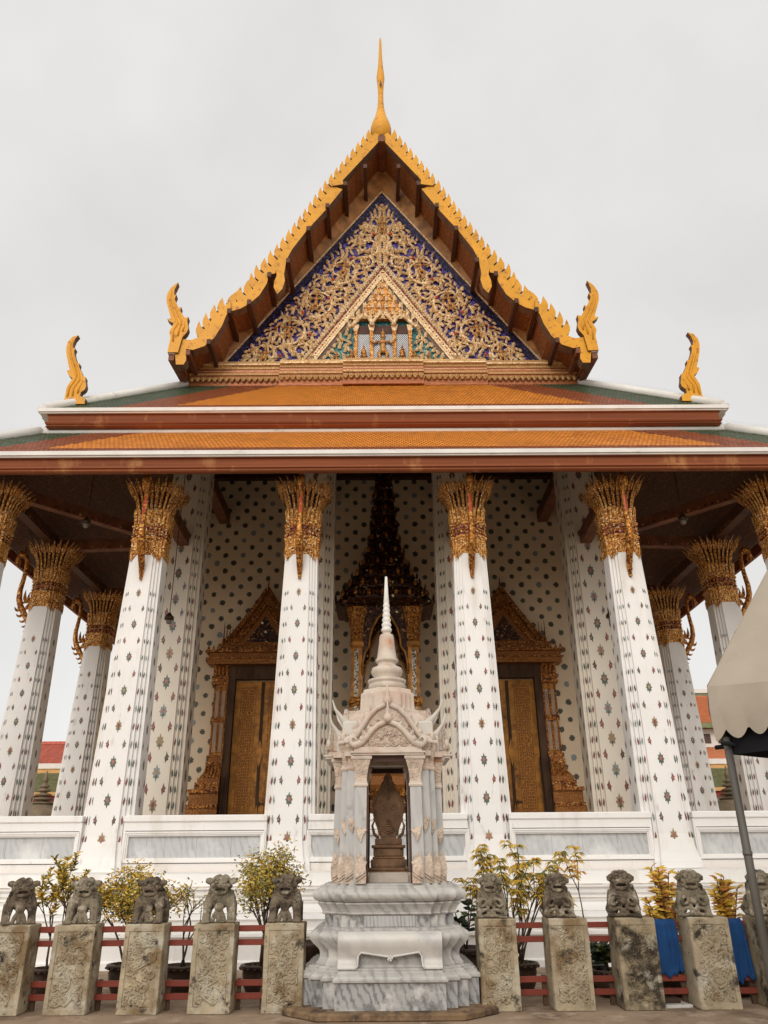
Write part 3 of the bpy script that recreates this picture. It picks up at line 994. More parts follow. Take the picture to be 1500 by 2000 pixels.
for nm, args, rid in (('lower_roof', (15.0, 9.90, 16.98, 11.56, 10.7, 8.75, 1.0, .36), 0), ('upper_roof', (16.78, 12.14, 19.62, 14.74, 8.62, 5.95, 1.1, .30), 1)):
    roof = part(tiles(*args), nm, [TORANGE, TRED, TGREEN, EDGE])
    yb, zb, yt, zt, xb, xt = args[:6]
    q = MB()
    for s in (-1, 1):                         # white hip rolls with a fringe of bird spikes
        a, b = Vector((s*(xb+.02), yb-.02, zb+.03)), Vector((s*xt, yt, zt+.05))
        q.tube([a, b], .13, 8, 0)
        q.tube([a+Vector((s*.12, -.0, -.07)), b+Vector((s*.12, 0, -.07))], .12, 6, 0)
        for i in range(46):
            p = a.lerp(b, (i+.5)/46)+Vector((0, 0, .12))
            for j in (-1, 1):
                q.tube([p, p+Vector((j*.05, 0, .13))], .003, 3, 0, False)
    q.tube([(-xt-.05, yt+.02, zt+.02), (xt+.05, yt+.02, zt+.02)], .10, 8, 0)
    q.box(-xt-.1, xt+.1, yt-.02, yt+.25, zt+.03, zt+.17, 0)
    q.build('white_ridge', WHITE_TRIM, roof, (0, 0, 0))
    e = MB()
    x2 = xb+.16
    e.box(-x2, x2, yb-.10, yb+.16, zb-.115, zb-.015, 0)
    e.box(-x2+.04, x2-.04, yb-.06, yb+.16, zb-.15, zb-.115, 0)
    for s in (-1, 1):
        e.box(min(s*x2, s*(x2-.26)), max(s*x2, s*(x2-.26)), yb+.16, 42, zb-.15, zb-.015, 0)
    e.build('white_eave_slab', WHITE_TRIM, roof)
    f = MB()
    prf = [(-.02, -.15), (.02, -.17), (.03, -.34), (.0, -.36), (-.03, -.40), (-.01, -.435), (.02, -.45), (.02, -.475), (-.01, -.49), (.06, -.53), (.10, -.53)] if rid else \
          [(-.02, -.15), (.03, -.165), (.035, -.33), (.0, -.345), (-.03, -.375), (-.035, -.41), (.0, -.43), (-.02, -.455), (-.03, -.475), (0, -.50), (.10, -.50)]
    x3 = x2-.22
    for (dy0, dz0), (dy1, dz1) in zip(prf, prf[1:]):
        f.add([(-x3+dy0, yb+dy0, zb+dz0), (x3-dy0, yb+dy0, zb+dz0), (x3-dy1, yb+dy1, zb+dz1), (-x3+dy1, yb+dy1, zb+dz1)], [(3, 2, 1, 0)], 0)
        for s in (-1, 1):
            f.add([(s*(x3-dy0), yb+dy0, zb+dz0), (s*(x3-dy0), 42, zb+dz0), (s*(x3-dy1), 42, zb+dz1), (s*(x3-dy1), yb+dy1, zb+dz1)], [(0, 1, 2, 3)], 0)
    f.add([(-x3+.1, yb+.1, zb+prf[-1][1]), (x3-.1, yb+.1, zb+prf[-1][1]), (x3-.1, yb+.5, zb+prf[-1][1]+.3), (-x3+.1, yb+.5, zb+prf[-1][1]+.3)], [(0, 1, 2, 3)], 1)
    f.build('fascia', [FASC, DARKW], roof)
m = MB()                                       # riser between the tiers
m.box(-8.45, 8.45, 17.05, 17.3, 11.3, 12.0, 0)
for s in (-1, 1):
    m.box(min(s*8.45, s*8.2), max(s*8.45, s*8.2), 17.3, 42, 11.3, 12.0, 0)
part(m, 'roof_riser', [FASC])

# ---- hip-end finials of the upper tier
CH = [(-8.35, 12.55), (-8.42, 12.55), (-8.4, 12.86), (-8.4, 13.07), (-8.34, 13.23), (-8.29, 13.35), (-8.41, 13.45), (-8.47, 13.56), (-8.47, 13.61), (-8.41, 13.61), (-8.49, 13.84), (-8.58, 14.13), (-8.62, 14.34), (-8.61, 14.54), (-8.51, 14.71), (-8.36, 14.76), (-8.43, 14.63), (-8.46, 14.49), (-8.44, 14.34), (-8.37, 14.32), (-8.39, 14.23), (-8.36, 14.11), (-8.25, 13.85), (-8.18, 13.83), (-8.18, 13.73), (-8.07, 13.52), (-8.02, 13.42), (-7.95, 13.39), (-7.94, 13.29), (-7.89, 13.1), (-7.91, 13.0), (-8.0, 12.91), (-8.01, 12.8), (-7.85, 12.72), (-7.85, 12.55)]
CH = CH[::-1]
HH = [(-6.24, 15.02), (-6.24, 15.12), (-6.21, 15.53), (-6.27, 15.76), (-6.17, 16.05), (-6.3, 16.13), (-6.38, 16.22), (-6.27, 16.23), (-6.41, 16.66), (-6.47, 16.85), (-6.49, 17.04), (-6.47, 17.2), (-6.38, 17.41), (-6.2, 17.59), (-6.28, 17.3), (-6.27, 17.1), (-6.2, 17.12), (-6.24, 16.95), (-6.08, 16.62), (-6.01, 16.66), (-6.03, 16.52), (-5.87, 16.26), (-5.76, 16.29), (-5.78, 16.13), (-5.72, 15.86), (-5.76, 15.72), (-5.87, 15.55), (-5.94, 15.02)][::-1]
def flame_finial(poly, y, th, spine, mats=(GLAZE, EDGE)):
    m = MB()
    m.prism(poly, y-th/2, y+th/2, 0, me=1)
    for off in spine:
        m.tube([(x, y-th/2-.005, z) for x, z in off], [.028]*(len(off)-1)+[.006], 6, 0)
    return m
sp1 = [[(-8.33, 12.75), (-8.33, 13.05), (-8.22, 13.3), (-8.2, 13.42), (-8.33, 13.75), (-8.47, 14.1), (-8.53, 14.4), (-8.47, 14.64)],
       [(-8.2, 12.8), (-8.22, 13.05), (-8.1, 13.3), (-8.15, 13.5), (-8.28, 13.8), (-8.40, 14.12)], [(-8.08, 12.88), (-8.08, 13.05), (-8.0, 13.25)]]
sp2 = [[(-6.12, 15.4), (-6.16, 15.8), (-6.05, 16.05), (-6.15, 16.3), (-6.28, 16.6), (-6.37, 16.95), (-6.35, 17.25)],
       [(-6.0, 15.6), (-5.98, 15.9), (-5.95, 16.15), (-6.08, 16.4), (-6.2, 16.7), (-6.3, 16.95)], [(-5.88, 15.75), (-5.85, 15.95), (-5.86, 16.15)]]
for s in (-1, 1):
    P_ = CH if s < 0 else mir(CH)
    S_ = [[(x if s < 0 else -x, z) for x, z in l] for l in sp1]
    part(flame_finial(P_, 17.25, .16, S_), 'hip_finial', [GLAZE, EDGE])

# ---- bargeboards
S1 = [(-.12, 23.60), (-1.28, 21.87), (-1.26, 21.69), (-1.62, 21.62), (-1.64, 21.73), (-.22, 24.06), (-.10, 23.98)]
S2 = [(-1.61, 21.67), (-2.4, 20.2), (-3.22, 18.77), (-3.28, 18.36), (-3.30, 18.24), (-3.25, 17.96), (-3.31, 17.72), (-3.32, 17.5), (-3.2, 17.24), (-3.05, 17.44), (-2.99, 17.76), (-3.03, 18.0), (-2.98, 18.56), (-2.83, 18.98), (-2.4, 19.75), (-1.81, 20.64), (-1.29, 21.53)]
S3 = [(-3.28, 18.36), (-3.45, 18.33), (-3.59, 18.24), (-3.71, 17.96), (-3.94, 17.46), (-4.3, 17.02), (-4.58, 16.88), (-4.56, 16.61), (-4.28, 16.71), (-4.03, 16.88), (-3.74, 17.21), (-3.54, 17.66), (-3.51, 17.86), (-3.42, 18.03), (-3.30, 18.06)]
S4 = [(-4.58, 16.94), (-4.99, 16.41), (-5.24, 15.97), (-5.4, 15.62), (-5.62, 15.51), (-5.88, 15.55), (-6.11, 15.55), (-6.2, 15.15), (-6.05, 15.06), (-5.98, 14.65), (-5.76, 14.65), (-5.7, 14.79), (-5.74, 15.2), (-5.54, 15.16), (-5.22, 15.29), (-4.95, 15.6), (-4.76, 16.03), (-4.67, 16.4), (-4.55, 16.65)]
TEETH = [(-.24, 24.05), (-1.64, 21.70), (-2.4, 20.2), (-3.25, 18.70), (-3.45, 18.33), (-3.66, 18.10), (-3.94, 17.46), (-4.3, 17.02), (-4.60, 16.88), (-4.99, 16.38), (-5.24, 15.95), (-5.42, 15.62)]
def bargeboard(s):
    fx = (lambda P_: P_) if s < 0 else mir
    m = MB()
    y0, y1 = 18.45, 18.75
    for P_, dy in ((S1, -.06), (S2, 0), (S3, .02), (S4, -.05)):
        m.prism(fx(P_), y0+dy, y1+dy*.5, 0, me=1)
    # beads along the upper edge
    T = [Vector((x, 0, z)) for x, z in TEETH]
    Ls = [0]
    for a, b in zip(T, T[1:]):
        Ls.append(Ls[-1]+(b-a).length)
    def at(d):
        for k in range(len(T)-1):
            if d <= Ls[k+1] or k == len(T)-2:
                t = (d-Ls[k])/(Ls[k+1]-Ls[k])
                return T[k].lerp(T[k+1], t), (T[k+1]-T[k]).normalized()
    n = 29
    b = part(m, 'bargeboard', [GLAZE, EDGE])
    q = MB()
    mu = -s
    for i in range(n):
        d0 = Ls[-1]*(i+.04)/n
        p, t = at(d0)
        p2, t2 = at(min(Ls[-1], d0+Ls[-1]/n*.84))
        up = Vector((t.z, 0, -t.x))
        if up.z < 0:
            up = -up
        L_ = .39*(1 if i < 18 else 1.12)
        # fin leaning up towards the ridge, pointed tip
        up = (up*.8+Vector((0, 0, .55))).normalized()
        tt = -t
        pts = [p2-up*.10, p-up*.10, p+up*.14, p+up*.26, p+up*L_*1.0+tt*.07, p2.lerp(p, .66)+up*L_*.88, p2.lerp(p, .30)+up*L_*.78, p2.lerp(p, .08)+up*L_*.62, p2-tt*.01+up*L_*.40, p2+up*.08]
        poly = [(-v.x*s if s > 0 else v.x, v.z) for v in pts]
        poly = [(v.x if s < 0 else -v.x, v.z) for v in pts]
        if s < 0:
            poly.reverse()
        q.prism(poly, 18.54, 18.66, 0, me=1)
        # little bridge to the next fin
        if i < n-1:
            p3, t3 = at(min(Ls[-1], d0+Ls[-1]/n))
            u0 = p2+up*.20
            u1 = p3+up*.22
            poly = [(v.x if s < 0 else -v.x, v.z) for v in (u0-up*.04, u1-up*.04, u1+up*.02, u0+up*.02)]
            q.prism(poly, 18.57, 18.63, 1)
    pl = [(v.x if s < 0 else -v.x, v.z) for v in T]
    q.tube([(x, 18.60, z+.0) for x, z in pl], .045, 6, 1)
    q.build('roof_fin', [GLAZE, EDGE], b)
    hh = HH if s < 0 else mir(HH)
    S_ = [[(x if s < 0 else -x, z) for x, z in l] for l in sp2]
    f = flame_finial(hh, 18.42, .20, S_)
    f.build('flame_finial', [GLAZE, EDGE], b)
for s in (-1, 1):
    bargeboard(s)
# ridge spire
m = MB()
m.lathe([(r, z) for r, z in [(.10, 23.85), (.24, 24.02), (.35, 24.26), (.36, 24.48), (.30, 24.72), (.215, 25.0), (.155, 25.3), (.112, 25.6), (.096, 25.9), (.092, 26.2), (.10, 26.46), (.122, 26.78), (.145, 27.03), (.126, 27.32), (.09, 27.7), (.064, 28.2), (.047, 28.85), (.038, 29.15), (.004, 29.3)]], 14, (-.02, 18.6), 0)
m.blade([(-.02, 18.42, 26.45), (-.02, 18.45, 26.62), (-.02, 18.5, 26.85)], [.05, .035, .004], Vector((0, -1, 0)), .03, 1)
part(m, 'ridge_spire', [GLAZE, EDGE], label='tall bulb-footed yellow spire at the gable peak')

# ---- gable soffit, purlins, tympanum
LOW = [(-.06, 23.70), (-1.26, 21.75), (-2.4, 19.85), (-2.98, 18.72), (-3.15, 18.30), (-3.51, 17.9), (-4.03, 17.02), (-4.6, 16.70), (-4.95, 15.75), (-5.54, 15.30), (-5.95, 15.02)]
m = MB()
for s in (-1, 1):
    P_ = [(x*-s, z+.06) for x, z in LOW]
    for (xa, za), (xb_, zb_) in zip(P_, P_[1:]):
        m.add([(xa, 18.6, za), (xb_, 18.6, zb_), (xb_, 20.1, zb_), (xa, 20.1, za)], [(0, 1, 2, 3)], 0)
part(m, 'gable_soffit', [SOFF])
m = MB()                                         # roof slopes over the hall
RT = [(0, 24.0), (-1.6, 21.9), (-3.2, 18.95), (-3.6, 18.25), (-4.4, 17.0), (-5.2, 15.9), (-6.2, 15.2)]
for s in (-1, 1):
    P_ = [(x*-s, z) for x, z in RT]
    for (xa, za), (xb_, zb_) in zip(P_, P_[1:]):
        m.add([(xa, 18.7, za), (xb_, 18.7, zb_), (xb_, 43, zb_), (xa, 43, za)], [(0, 1, 2, 3)], 0)
part(m, 'main_roof', [TORANGE])
for s in (-1, 1):
    for x, z in ((.55, 22.55), (1.19, 21.78), (1.76, 20.82), (2.34, 19.85), (2.92, 18.55), (3.47, 18.0), (4.02, 16.95), (4.59, 16.62), (5.10, 15.50), (5.67, 15.12)):
        q = MB()
        q.box(-.06, .06, 18.38, 20.0, -.12, .05, 0)
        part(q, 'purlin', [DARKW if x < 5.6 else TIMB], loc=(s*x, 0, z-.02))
q = MB()
q.prism([(-.12, 23.62), (.12, 23.62), (.12, 23.85), (0, 23.98), (-.12, 23.85)], 18.36, 20.0, 0)
part(q, 'ridge_beam', [TIMB])
for s in (-1, 1):                                # outer eave boards at the foot of the gable
    q = MB()
    pts = [(s*6.12, 18.4, 15.02), (s*5.92, 18.4, 15.02), (s*5.72, 19.6, 14.78), (s*5.9, 19.6, 14.78)]
    q.loft([[(s*6.22, 18.40, 15.02), (s*6.06, 18.40, 15.02), (s*6.06, 18.40, 14.80), (s*6.22, 18.40, 14.80)], [(s*6.06, 19.7, 14.98), (s*5.90, 19.7, 14.98), (s*5.90, 19.7, 14.70), (s*6.06, 19.7, 14.70)]], 0)
    q.loft([[(s*6.24, 18.37, 15.06), (s*6.04, 18.37, 15.06), (s*6.04, 18.37, 15.0), (s*6.24, 18.37, 15.0)], [(s*6.24, 18.6, 15.08), (s*6.04, 18.6, 15.08), (s*6.04, 18.6, 15.02), (s*6.24, 18.6, 15.02)]], 1)
    part(q, 'gable_end_bracket', [TIMB, WHITE_TRIM])

YT = 19.9
TA, TB, TH = 22.86, 15.62, 4.98          # outer triangle apex z, base z, half width
def tri_x(z, a=TA, h=TH):
    return h*(a-z)/(a-TB)
m = MB()
m.add([(-TH, YT, TB), (TH, YT, TB), (0, YT, TA)], [(0, 1, 2)], 0)            # blue glass field
def border(a, hw_, wd, y0, y1, mt, base=TB):
    """sloping bars along both edges of a triangle, width measured horizontally"""
    k = hw_/(a-base)
    for s in (-1, 1):
        P_ = [(s*hw_, base), (s*(hw_-wd), base), (0, a-wd/k), (0, a)]
        if s > 0:
            P_.reverse()
        m.prism(P_[::-1], y0, y1, mt)
border(TA, TH, .27, YT-.05, YT, 1)
border(TA+.06, TH+.04, .05, YT-.09, YT, 2)
IA, IH = 19.02, 2.20                        # inner triangle
m.add([(-IH, YT-.012, TB), (IH, YT-.012, TB), (0, YT-.012, IA)], [(0, 1, 2)], 3)
border(IA, IH, .13, YT-.05, YT, 4)
border(IA+.10, IH+.06, .06, YT-.10, YT, 2)
border(IA+.42, IH+.29, .20, YT-.08, YT, 2)
border(IA+.50, IH+.34, .05, YT-.12, YT, 5)
# beads and gems on the inner border
for s in (-1, 1):
    for i in range(46):
        t = (i+.5)/46
        x, z = lerp(IH+.19, 0, t), lerp(TB, IA+.28, t)
        m.ell((s*x, YT-.09, z), (.028, .02, .028), 6 if i % 2 else 2, 6)
        x, z = lerp(IH+.36, 0, t), lerp(TB+.02, IA+.62, t)
        m.blade([(s*x, YT-.05, z-.02), (s*(x+.03), YT-.09, z+.06), (s*(x+.05), YT-.09, z+.13)], [.05, .045, .004], Vector((0, -1, 0)), .03, 2)
tymp = part(m, 'tympanum', [BLUE, NAVY, CARVE, TEAL, EDGE, CAPR, RUBY])

rng = random.Random(77)
def inside_outer(x, z, mg=.0):
    return z > TB+.02 and abs(x) < tri_x(z)-.30-mg and not (abs(x) < (IH+.42)*(IA+.75-z)/(IA+.75-TB) and z < IA+.75)
def inside_inner(x, z):
    return abs(x) < IH*(IA-z)/(IA-TB)-.16 and z > TB and not (abs(x) < .98*max(0, min(1, (18.6-z)/1.0)) and z < 18.4)
def flame(mb, x, z, ang, L_, wd, curl, mt=0, y=YT, h=.06):
    """kranok flame: a tapering curl in relief"""
    pts, ws = [], []
    px_, pz, a = x, z, ang
    n = 6
    for i in range(n+1):
        t = i/n
        pts.append((px_, y-.02-h*math.sin(PI*min(1, t+.2)), pz))
        ws.append(max(.003, wd*math.sin(PI*(.18+.82*t)**.62)))
        a += curl/n*(1 if t < .55 else -2.2)
        px_ += math.cos(a)*L_/n
        pz += math.sin(a)*L_/n
    mb.blade(pts, ws, Vector((0, -1, 0)), h*.9, mt)
def spiral(mb, cx, cz, r, turns, a0, sg, mt=0, wd=.05, y=YT, leaves=True, h=.08):
    pts, rr = [], []
    n = int(18*turns)
    for i in range(n+1):
        t = i/n
        a = a0+sg*2*PI*turns*t
        q = r*(1-.78*t)
        pts.append((cx+q*math.cos(a), y-.04-h*.5, cz+q*math.sin(a)))
        rr.append(wd*(1-.45*t))
        if leaves and i % 3 == 0 and t < .85:
            flame(mb, pts[-1][0], pts[-1][2], a+sg*.75, r*.62*(1-.4*t), wd*1.15, sg*.9, mt, y, h)
    mb.tube(pts, rr, 6, mt)
# scroll centres along the left half, mirrored
SC = [(-.52, 20.35, .46), (-1.35, 19.35, .58), (-.55, 19.75, .30), (-2.15, 18.05, .62), (-1.42, 18.45, .30), (-2.95, 16.95, .58), (-2.55, 16.15, .40), (-3.75, 16.10, .42), (-1.75, 18.75, .30), (-3.35, 16.55, .28), (-.42, 21.15, .28)]
sc_m = MB()
for cx, cz, r in SC:
    for s in (-1, 1):
        spiral(sc_m, s*-cx*-1 if s > 0 else -abs(cx), cz, r, 1.25, rad(100) if s < 0 else rad(80), s, 0, .048, leaves=True) if False else spiral(sc_m, s*abs(cx), cz, r, 1.25, rad(250) if s < 0 else rad(-70), -s, 0, .046)
done = [(cx, cz, r*.75) for cx, cz, r in SC]
placed = []
tries = 0
while len(placed) < 345 and tries < 14000:
    tries += 1
    x, z = -rng.random()*TH, rng.uniform(TB+.05, TA-.45)
    if not inside_outer(x, z, .02):
        continue
    if any((x-a)**2+(z-b)**2 < .118**2 for a, b in placed):
        continue
    if any((x-a)**2+(z-b)**2 < (c*.36)**2 for a, b, c in done):
        continue
    placed.append((x, z))
    a = rng.choice([rad(60), rad(95), rad(125), rad(150), rad(80)])+rng.uniform(-.3, .3)
    L_ = rng.uniform(.28, .50)
    tx, tz = x+math.cos(a)*L_, z+math.sin(a)*L_
    if not inside_outer(tx, tz, -.03):
        a = rad(55)+rng.uniform(-.2, .4)
        L_ *= .6
    wd, cu = rng.uniform(.036, .058), rng.choice([-1.7, 1.7, 1.2, -1.2])
    flame(sc_m, x, z, a, L_, wd, cu)
    flame(sc_m, -x, z, PI-a, L_, wd, -cu)
for i in range(26):                              # a spine of flames up the middle and red gems
    z = lerp(19.7, 22.1, i/25)
    for s in (-1, 1):
        flame(sc_m, s*.04, z, rad(90-s*35), .26*(1-.5*i/25), .05, -s*.8)
for x, z in ((-1.02, 19.85), (-1.62, 18.95), (-2.55, 17.6), (-2.3, 16.75), (-3.4, 17.0), (-3.2, 15.95), (-1.75, 18.2), (-.30, 20.9)):
    for s in (-1, 1):
        sc_m.ell((s*-x, YT-.13, z), (.05, .04, .06), 1, 8)
# flames on the teal field
placed = []
tries = 0
while len(placed) < 34 and tries < 5000:
    tries += 1
    x, z = -rng.random()*IH, rng.uniform(TB+.02, IA-.25)
    if not inside_inner(x, z) or any((x-a)**2+(z-b)**2 < .15**2 for a, b in placed):
        continue
    placed.append((x, z))
    a = rad(90)+rng.uniform(-.5, .5)
    L_ = rng.uniform(.26, .40)
    flame(sc_m, x, z, a, L_, .055, rng.choice([-1.2, 1.2]))
    flame(sc_m, -x, z, PI-a, L_, .055, rng.choice([-1.2, 1.2]))
# row of bud crenellations along the foot
for i in range(64):
    x = -5.35+i*10.7/63
    yy = YT-.16 if abs(x) < 3.1 else YT-.10
    sc_m.blade([(x, yy, TB-.22), (x, yy-.03, TB-.06), (x, yy-.01, TB+.10+.05*(i % 2))], [.075, .07, .004], Vector((0, -1, 0)), .045, 0)
sc_m.build('gilt_scrollwork', [CARVE, RUBY], tymp)

# relief figures among the scrolls
def relief_figure(x, z, h, lean=0., arms=1):
    q = MB()
    y = YT-.12
    R_ = Matrix.Translation((x, 0, z)) @ Matrix.Rotation(lean, 4, 'Y')
    e = lambda c, r, m_=0: q.ell(c, r, m_, 8, R_)
    e((0, y, .44*h), (.092*h, .06*h, .15*h))
    e((0, y-.01, .60*h), (.135*h, .07*h, .085*h))
    e((0, y-.02, .27*h), (.115*h, .07*h, .12*h))
    q.tube([(0, y-.02, .66*h), (0, y-.03, .74*h)], [.05*h, .045*h], 6, 0, True, R_)
    e((0, y-.04, .80*h), (.075*h, .07*h, .09*h))
    q.lathe([(.085*h, .86*h), (.09*h, .89*h), (.05*h, .93*h), (.045*h, .97*h), (.015*h, 1.04*h), (.004, 1.14*h)], 8, (0, y-.03), 0, True, R_)
    for s in (-1, 1):
        if arms > 0:
            q.tube([(s*.15*h, y, .63*h), (s*.30*h, y-.04, .54*h), (s*.40*h, y-.06, .66*h if s > 0 else .60*h), (s*.42*h, y-.06, .72*h)], [.045*h, .04*h, .03*h, .02*h], 6, 0, True, R_)
        else:
            q.tube([(s*.15*h, y, .63*h), (s*.2*h, y-.06, .46*h), (s*.03*h, y-.12, .52*h)], [.045*h, .04*h, .03*h], 6, 0, True, R_)
        q.tube([(s*.07*h, y-.02, .26*h), (s*.14*h, y-.05, .10*h), (s*.08*h, y-.03, -.05*h), (s*.13*h, y-.03, -.10*h)], [.075*h, .06*h, .04*h, .025*h], 6, 0, True, R_)
    o = q.build('relief_figure', FIGG, tymp)
    return o
for x, z, h in ((-1.30, 19.15, .62), (-2.18, 17.75, .66), (-3.02, 16.65, .62), (-3.72, 15.72, .55)):
    for s in (-1, 1):
        relief_figure(s*-x, z, h, -s*rad(6))
relief_figure(0, 21.0, .66, 0, -1)
for x, h in ((-.98, .45), (-1.45, .40)):
    for s in (-1, 1):
        relief_figure(s*-x, 15.66, h, 0, -1)
# little pavilion in the inner triangle
q = MB()
y = YT-.06
for x in (-.86, -.36, .36, .86):
    q.box(x-.055, x+.055, y-.10, y, TB, 16.95, 1)
    q.loft([[(x-.06, y-.11, 16.85), (x+.06, y-.11, 16.85), (x+.06, y, 16.85), (x-.06, y, 16.85)], [(x-.11, y-.15, 17.05), (x+.11, y-.15, 17.05), (x+.11, y, 17.05), (x-.11, y, 17.05)]], 0)
for x0, x1 in ((-.80, -.42), (-.30, .30), (.42, .80)):
    q.box(x0, x1, y-.012, y+.02, TB, 16.86, 2)
    for k in range(-12, 24):                     # lattice lines over mirror panels
        for sg in (-1, 1):
            zz = TB+.05+k*.085
            a, b = (x0, zz), (x1, zz+sg*(x1-x0)*1.3)
            def clip(a, b):
                if max(a[1], b[1]) < TB or min(a[1], b[1]) > 16.85:
                    return None
                P_ = []
                for (x_, z_) in (a, b):
                    if z_ < TB or z_ > 16.85:
                        zc = TB if z_ < TB else 16.85
                        t = (zc-a[1])/(b[1]-a[1])
                        x_, z_ = lerp(a[0], b[0], t), zc
                    P_.append((x_, z_))
                return P_
            c = clip(a, b)
            if c:
                q.tube([(c[0][0], y-.018, c[0][1]), (c[1][0], y-.018, c[1][1])], .006, 4, 3, False)
    q.prism([(x0, 16.78), (x1, 16.78), (x1, 17.1), (x0, 17.1)], y-.03, y, 3)
for s in (-1, 1):
    for (xa, za), (xb_, zb_) in zip([(.30, 17.0), (.42, 17.28), (.62, 17.42), (.80, 17.22), (1.0, 16.98)], [(.42, 17.28), (.62, 17.42), (.80, 17.22), (1.0, 16.98), (1.12, 16.95)]):
        q.tube([(s*xa, y-.16, za), (s*xb_, y-.16, zb_)], .07, 6, 0)
    q.tube([(s*.40, y-.18, 17.0), (s*.20, y-.18, 17.30), (0, y-.18, 17.55)], [.06, .06, .05], 6, 0)
for k, (hw_, z0, z1) in enumerate(((1.0, 17.28, 17.45), (.80, 17.45, 17.72), (.58, 17.72, 18.0), (.40, 18.0, 18.25), (.24, 18.25, 18.5), (.12, 18.5, 18.75))):
    q.prism([(-hw_, z0), (hw_, z0), (hw_*.74, z1), (-hw_*.74, z1)], y-.13-.01*k, y, 1)
    nn = max(3, int(hw_*11))
    for i in range(nn):
        x = -hw_+2*hw_*i/(nn-1)
        q.blade([(x, y-.15, z0), (x*.97, y-.18, z0+.10), (x*.95, y-.16, z0+.22)], [.06, .055, .004], Vector((0, -1, 0)), .035, 0)
q.lathe([(.05, 18.7), (.03, 18.85), (.006, 19.1)], 6, (0, y-.12), 0)
for x, z1 in ((.34, 18.55), (.62, 18.30), (.92, 17.85), (1.10, 17.55)):
    for s in (-1, 1):
        q.lathe([(.035, z1-.75), (.02, z1-.6), (.012, z1-.2), (.003, z1)], 6, (s*x, y-.14), 0)
q.box(-.98, .98, y-.16, y, TB-.02, TB+.14, 0)
for s in (-1, 1):
    q.lathe([(.10, TB+.14), (.11, TB+.24), (.05, TB+.30), (.10, TB+.36), (.02, TB+.6), (.004, TB+.7)], 8, (s*.60, y-.12), 1)
q.build('relief_pavilion', [CARVE, GILTB, SILVER, DARKW], tymp)
big = relief_figure(0, 15.85, .98, 0, 1)
big['label'] = 'larger gilt deity standing in the little pavilion'

# cornice under the tympanum
m = MB()
for hw_, dy in ((5.86, 0), (3.15, -.09), (1.22, -.18)):
    for z0, z1, pr, mt in ((15.44, 15.56, .34, 0), (15.40, 15.44, .40, 2), (15.30, 15.40, .32, 0), (15.20, 15.30, .30, 1), (15.16, 15.20, .36, 2), (15.05, 15.16, .40, 1), (14.98, 15.05, .46, 0), (14.90, 14.98, .42, 1)):
        m.box(-hw_, hw_, YT-pr+dy-.002*hw_, YT+.1, z0, z1, mt)
    n = int(hw_*2/.17)
    for i in range(n):
        x = -hw_+(i+.5)*2*hw_/n
        yy = YT-.43+dy
        m.blade([(x, yy, 14.92), (x, yy-.04, 14.84), (x, yy-.02, 14.76)], [.085, .075, .02], Vector((0, -1, 0)), .03, 0)
    m.box(-hw_, hw_, YT-.38+dy, YT+.1, 14.60, 14.9, 1)
part(m, 'gable_cornice', [CORN, CORNR, CARVE])
m = MB()                                        # cove boards just inside the soffit
for s in (-1, 1):
    a, b = (s*(TH+.05), TB), (0, TA+.12)
    P0 = [(s*(TH+.05), YT-.03, TB-.1), (0, YT-.03, TA+.14)]
    P1 = [(s*(TH+1.0), YT-.33, TB-.1), (0, YT-.33, TA+1.05)]
    m.add([P0[0], P1[0], P1[1], P0[1]], [(0, 1, 2, 3) if s < 0 else (3, 2, 1, 0)], 0)
part(m, 'cove_board', [SOFFP])

# ================================================================== gilded spired throne before the wall
t = empty('spired_throne', (0, 22.6, 1.43))
tag(t, 'tall dark gilt throne with spired roof standing before the hall wall behind the marble shrine', 'throne')
q = MB()
q.plan([(1.55, 0), (1.55, .35), (1.45, .40), (1.50, .62), (1.38, .70), (1.38, .95), (1.30, 1.02), (1.36, 1.2), (1.22, 1.3), (1.22, 1.62), (1.32, 1.68), (1.38, 1.9), (1.26, 1.98), (1.26, 2.2), (1.18, 2.28), (1.22, 2.5)], .36, 3, m=0)
for z0, h, r in ((.02, .30, 1.56), (.42, .22, 1.5), (.75, .2, 1.40), (1.34, .28, 1.24), (1.70, .2, 1.38)):
    n = 26
    for k in range(n):
        x = -r*.95+2*r*.95*(k+.5)/n
        d = r if abs(x) < .64*r else r-.36*r/2
        q.blade([(x, -d-.01, z0), (x, -d-.03, z0+h*.6), (x, -d-.01, z0+h)], [.05, .045, .006], Vector((0, -1, 0)), .03, 1)
q.build('pedestal', [GILT, GILTB], t)
for s in (-1, 1):
    for yy in (-.72, .72):
        q = MB()
        q.plan([(.23, 2.5), (.21, 2.6), (.18, 2.75), (.155, 2.9), (.155, 5.75), (.20, 5.82), (.20, 5.92), (.155, 6.0)], .44, 3, m=0)
        q.box(-.06, .06, -.165, -.155, 2.95, 5.7, 2)
        q.box(-.165, -.155, -.06, .06, 2.95, 5.7, 2)
        q.box(.155, .165, -.06, .06, 2.95, 5.7, 2)
        q.plan([(.19, 4.1), (.23, 4.2), (.19, 4.35)], .44, 3, m=1)
        q.plan([(.16, 6.0), (.17, 6.35), (.24, 6.75), (.27, 6.95)], .44, 3, m=1)
        for k in range(20):
            a = 2*PI*k/20
            sq = 1/(abs(math.cos(a))**5+abs(math.sin(a))**5)**.2
            p = lambda r, z: (r*sq*math.cos(a), r*sq*math.sin(a), z)
            q.blade([p(.17, 6.0), p(.185, 6.4), p(.25, 6.8), p(.30, 7.0)], [.025, .028, .026, .004], Vector((math.cos(a), math.sin(a), .2)), .015, 1)
        q.build('post', [DOORF, GILTB, MIRROR], t, (s*.82, yy, 0))
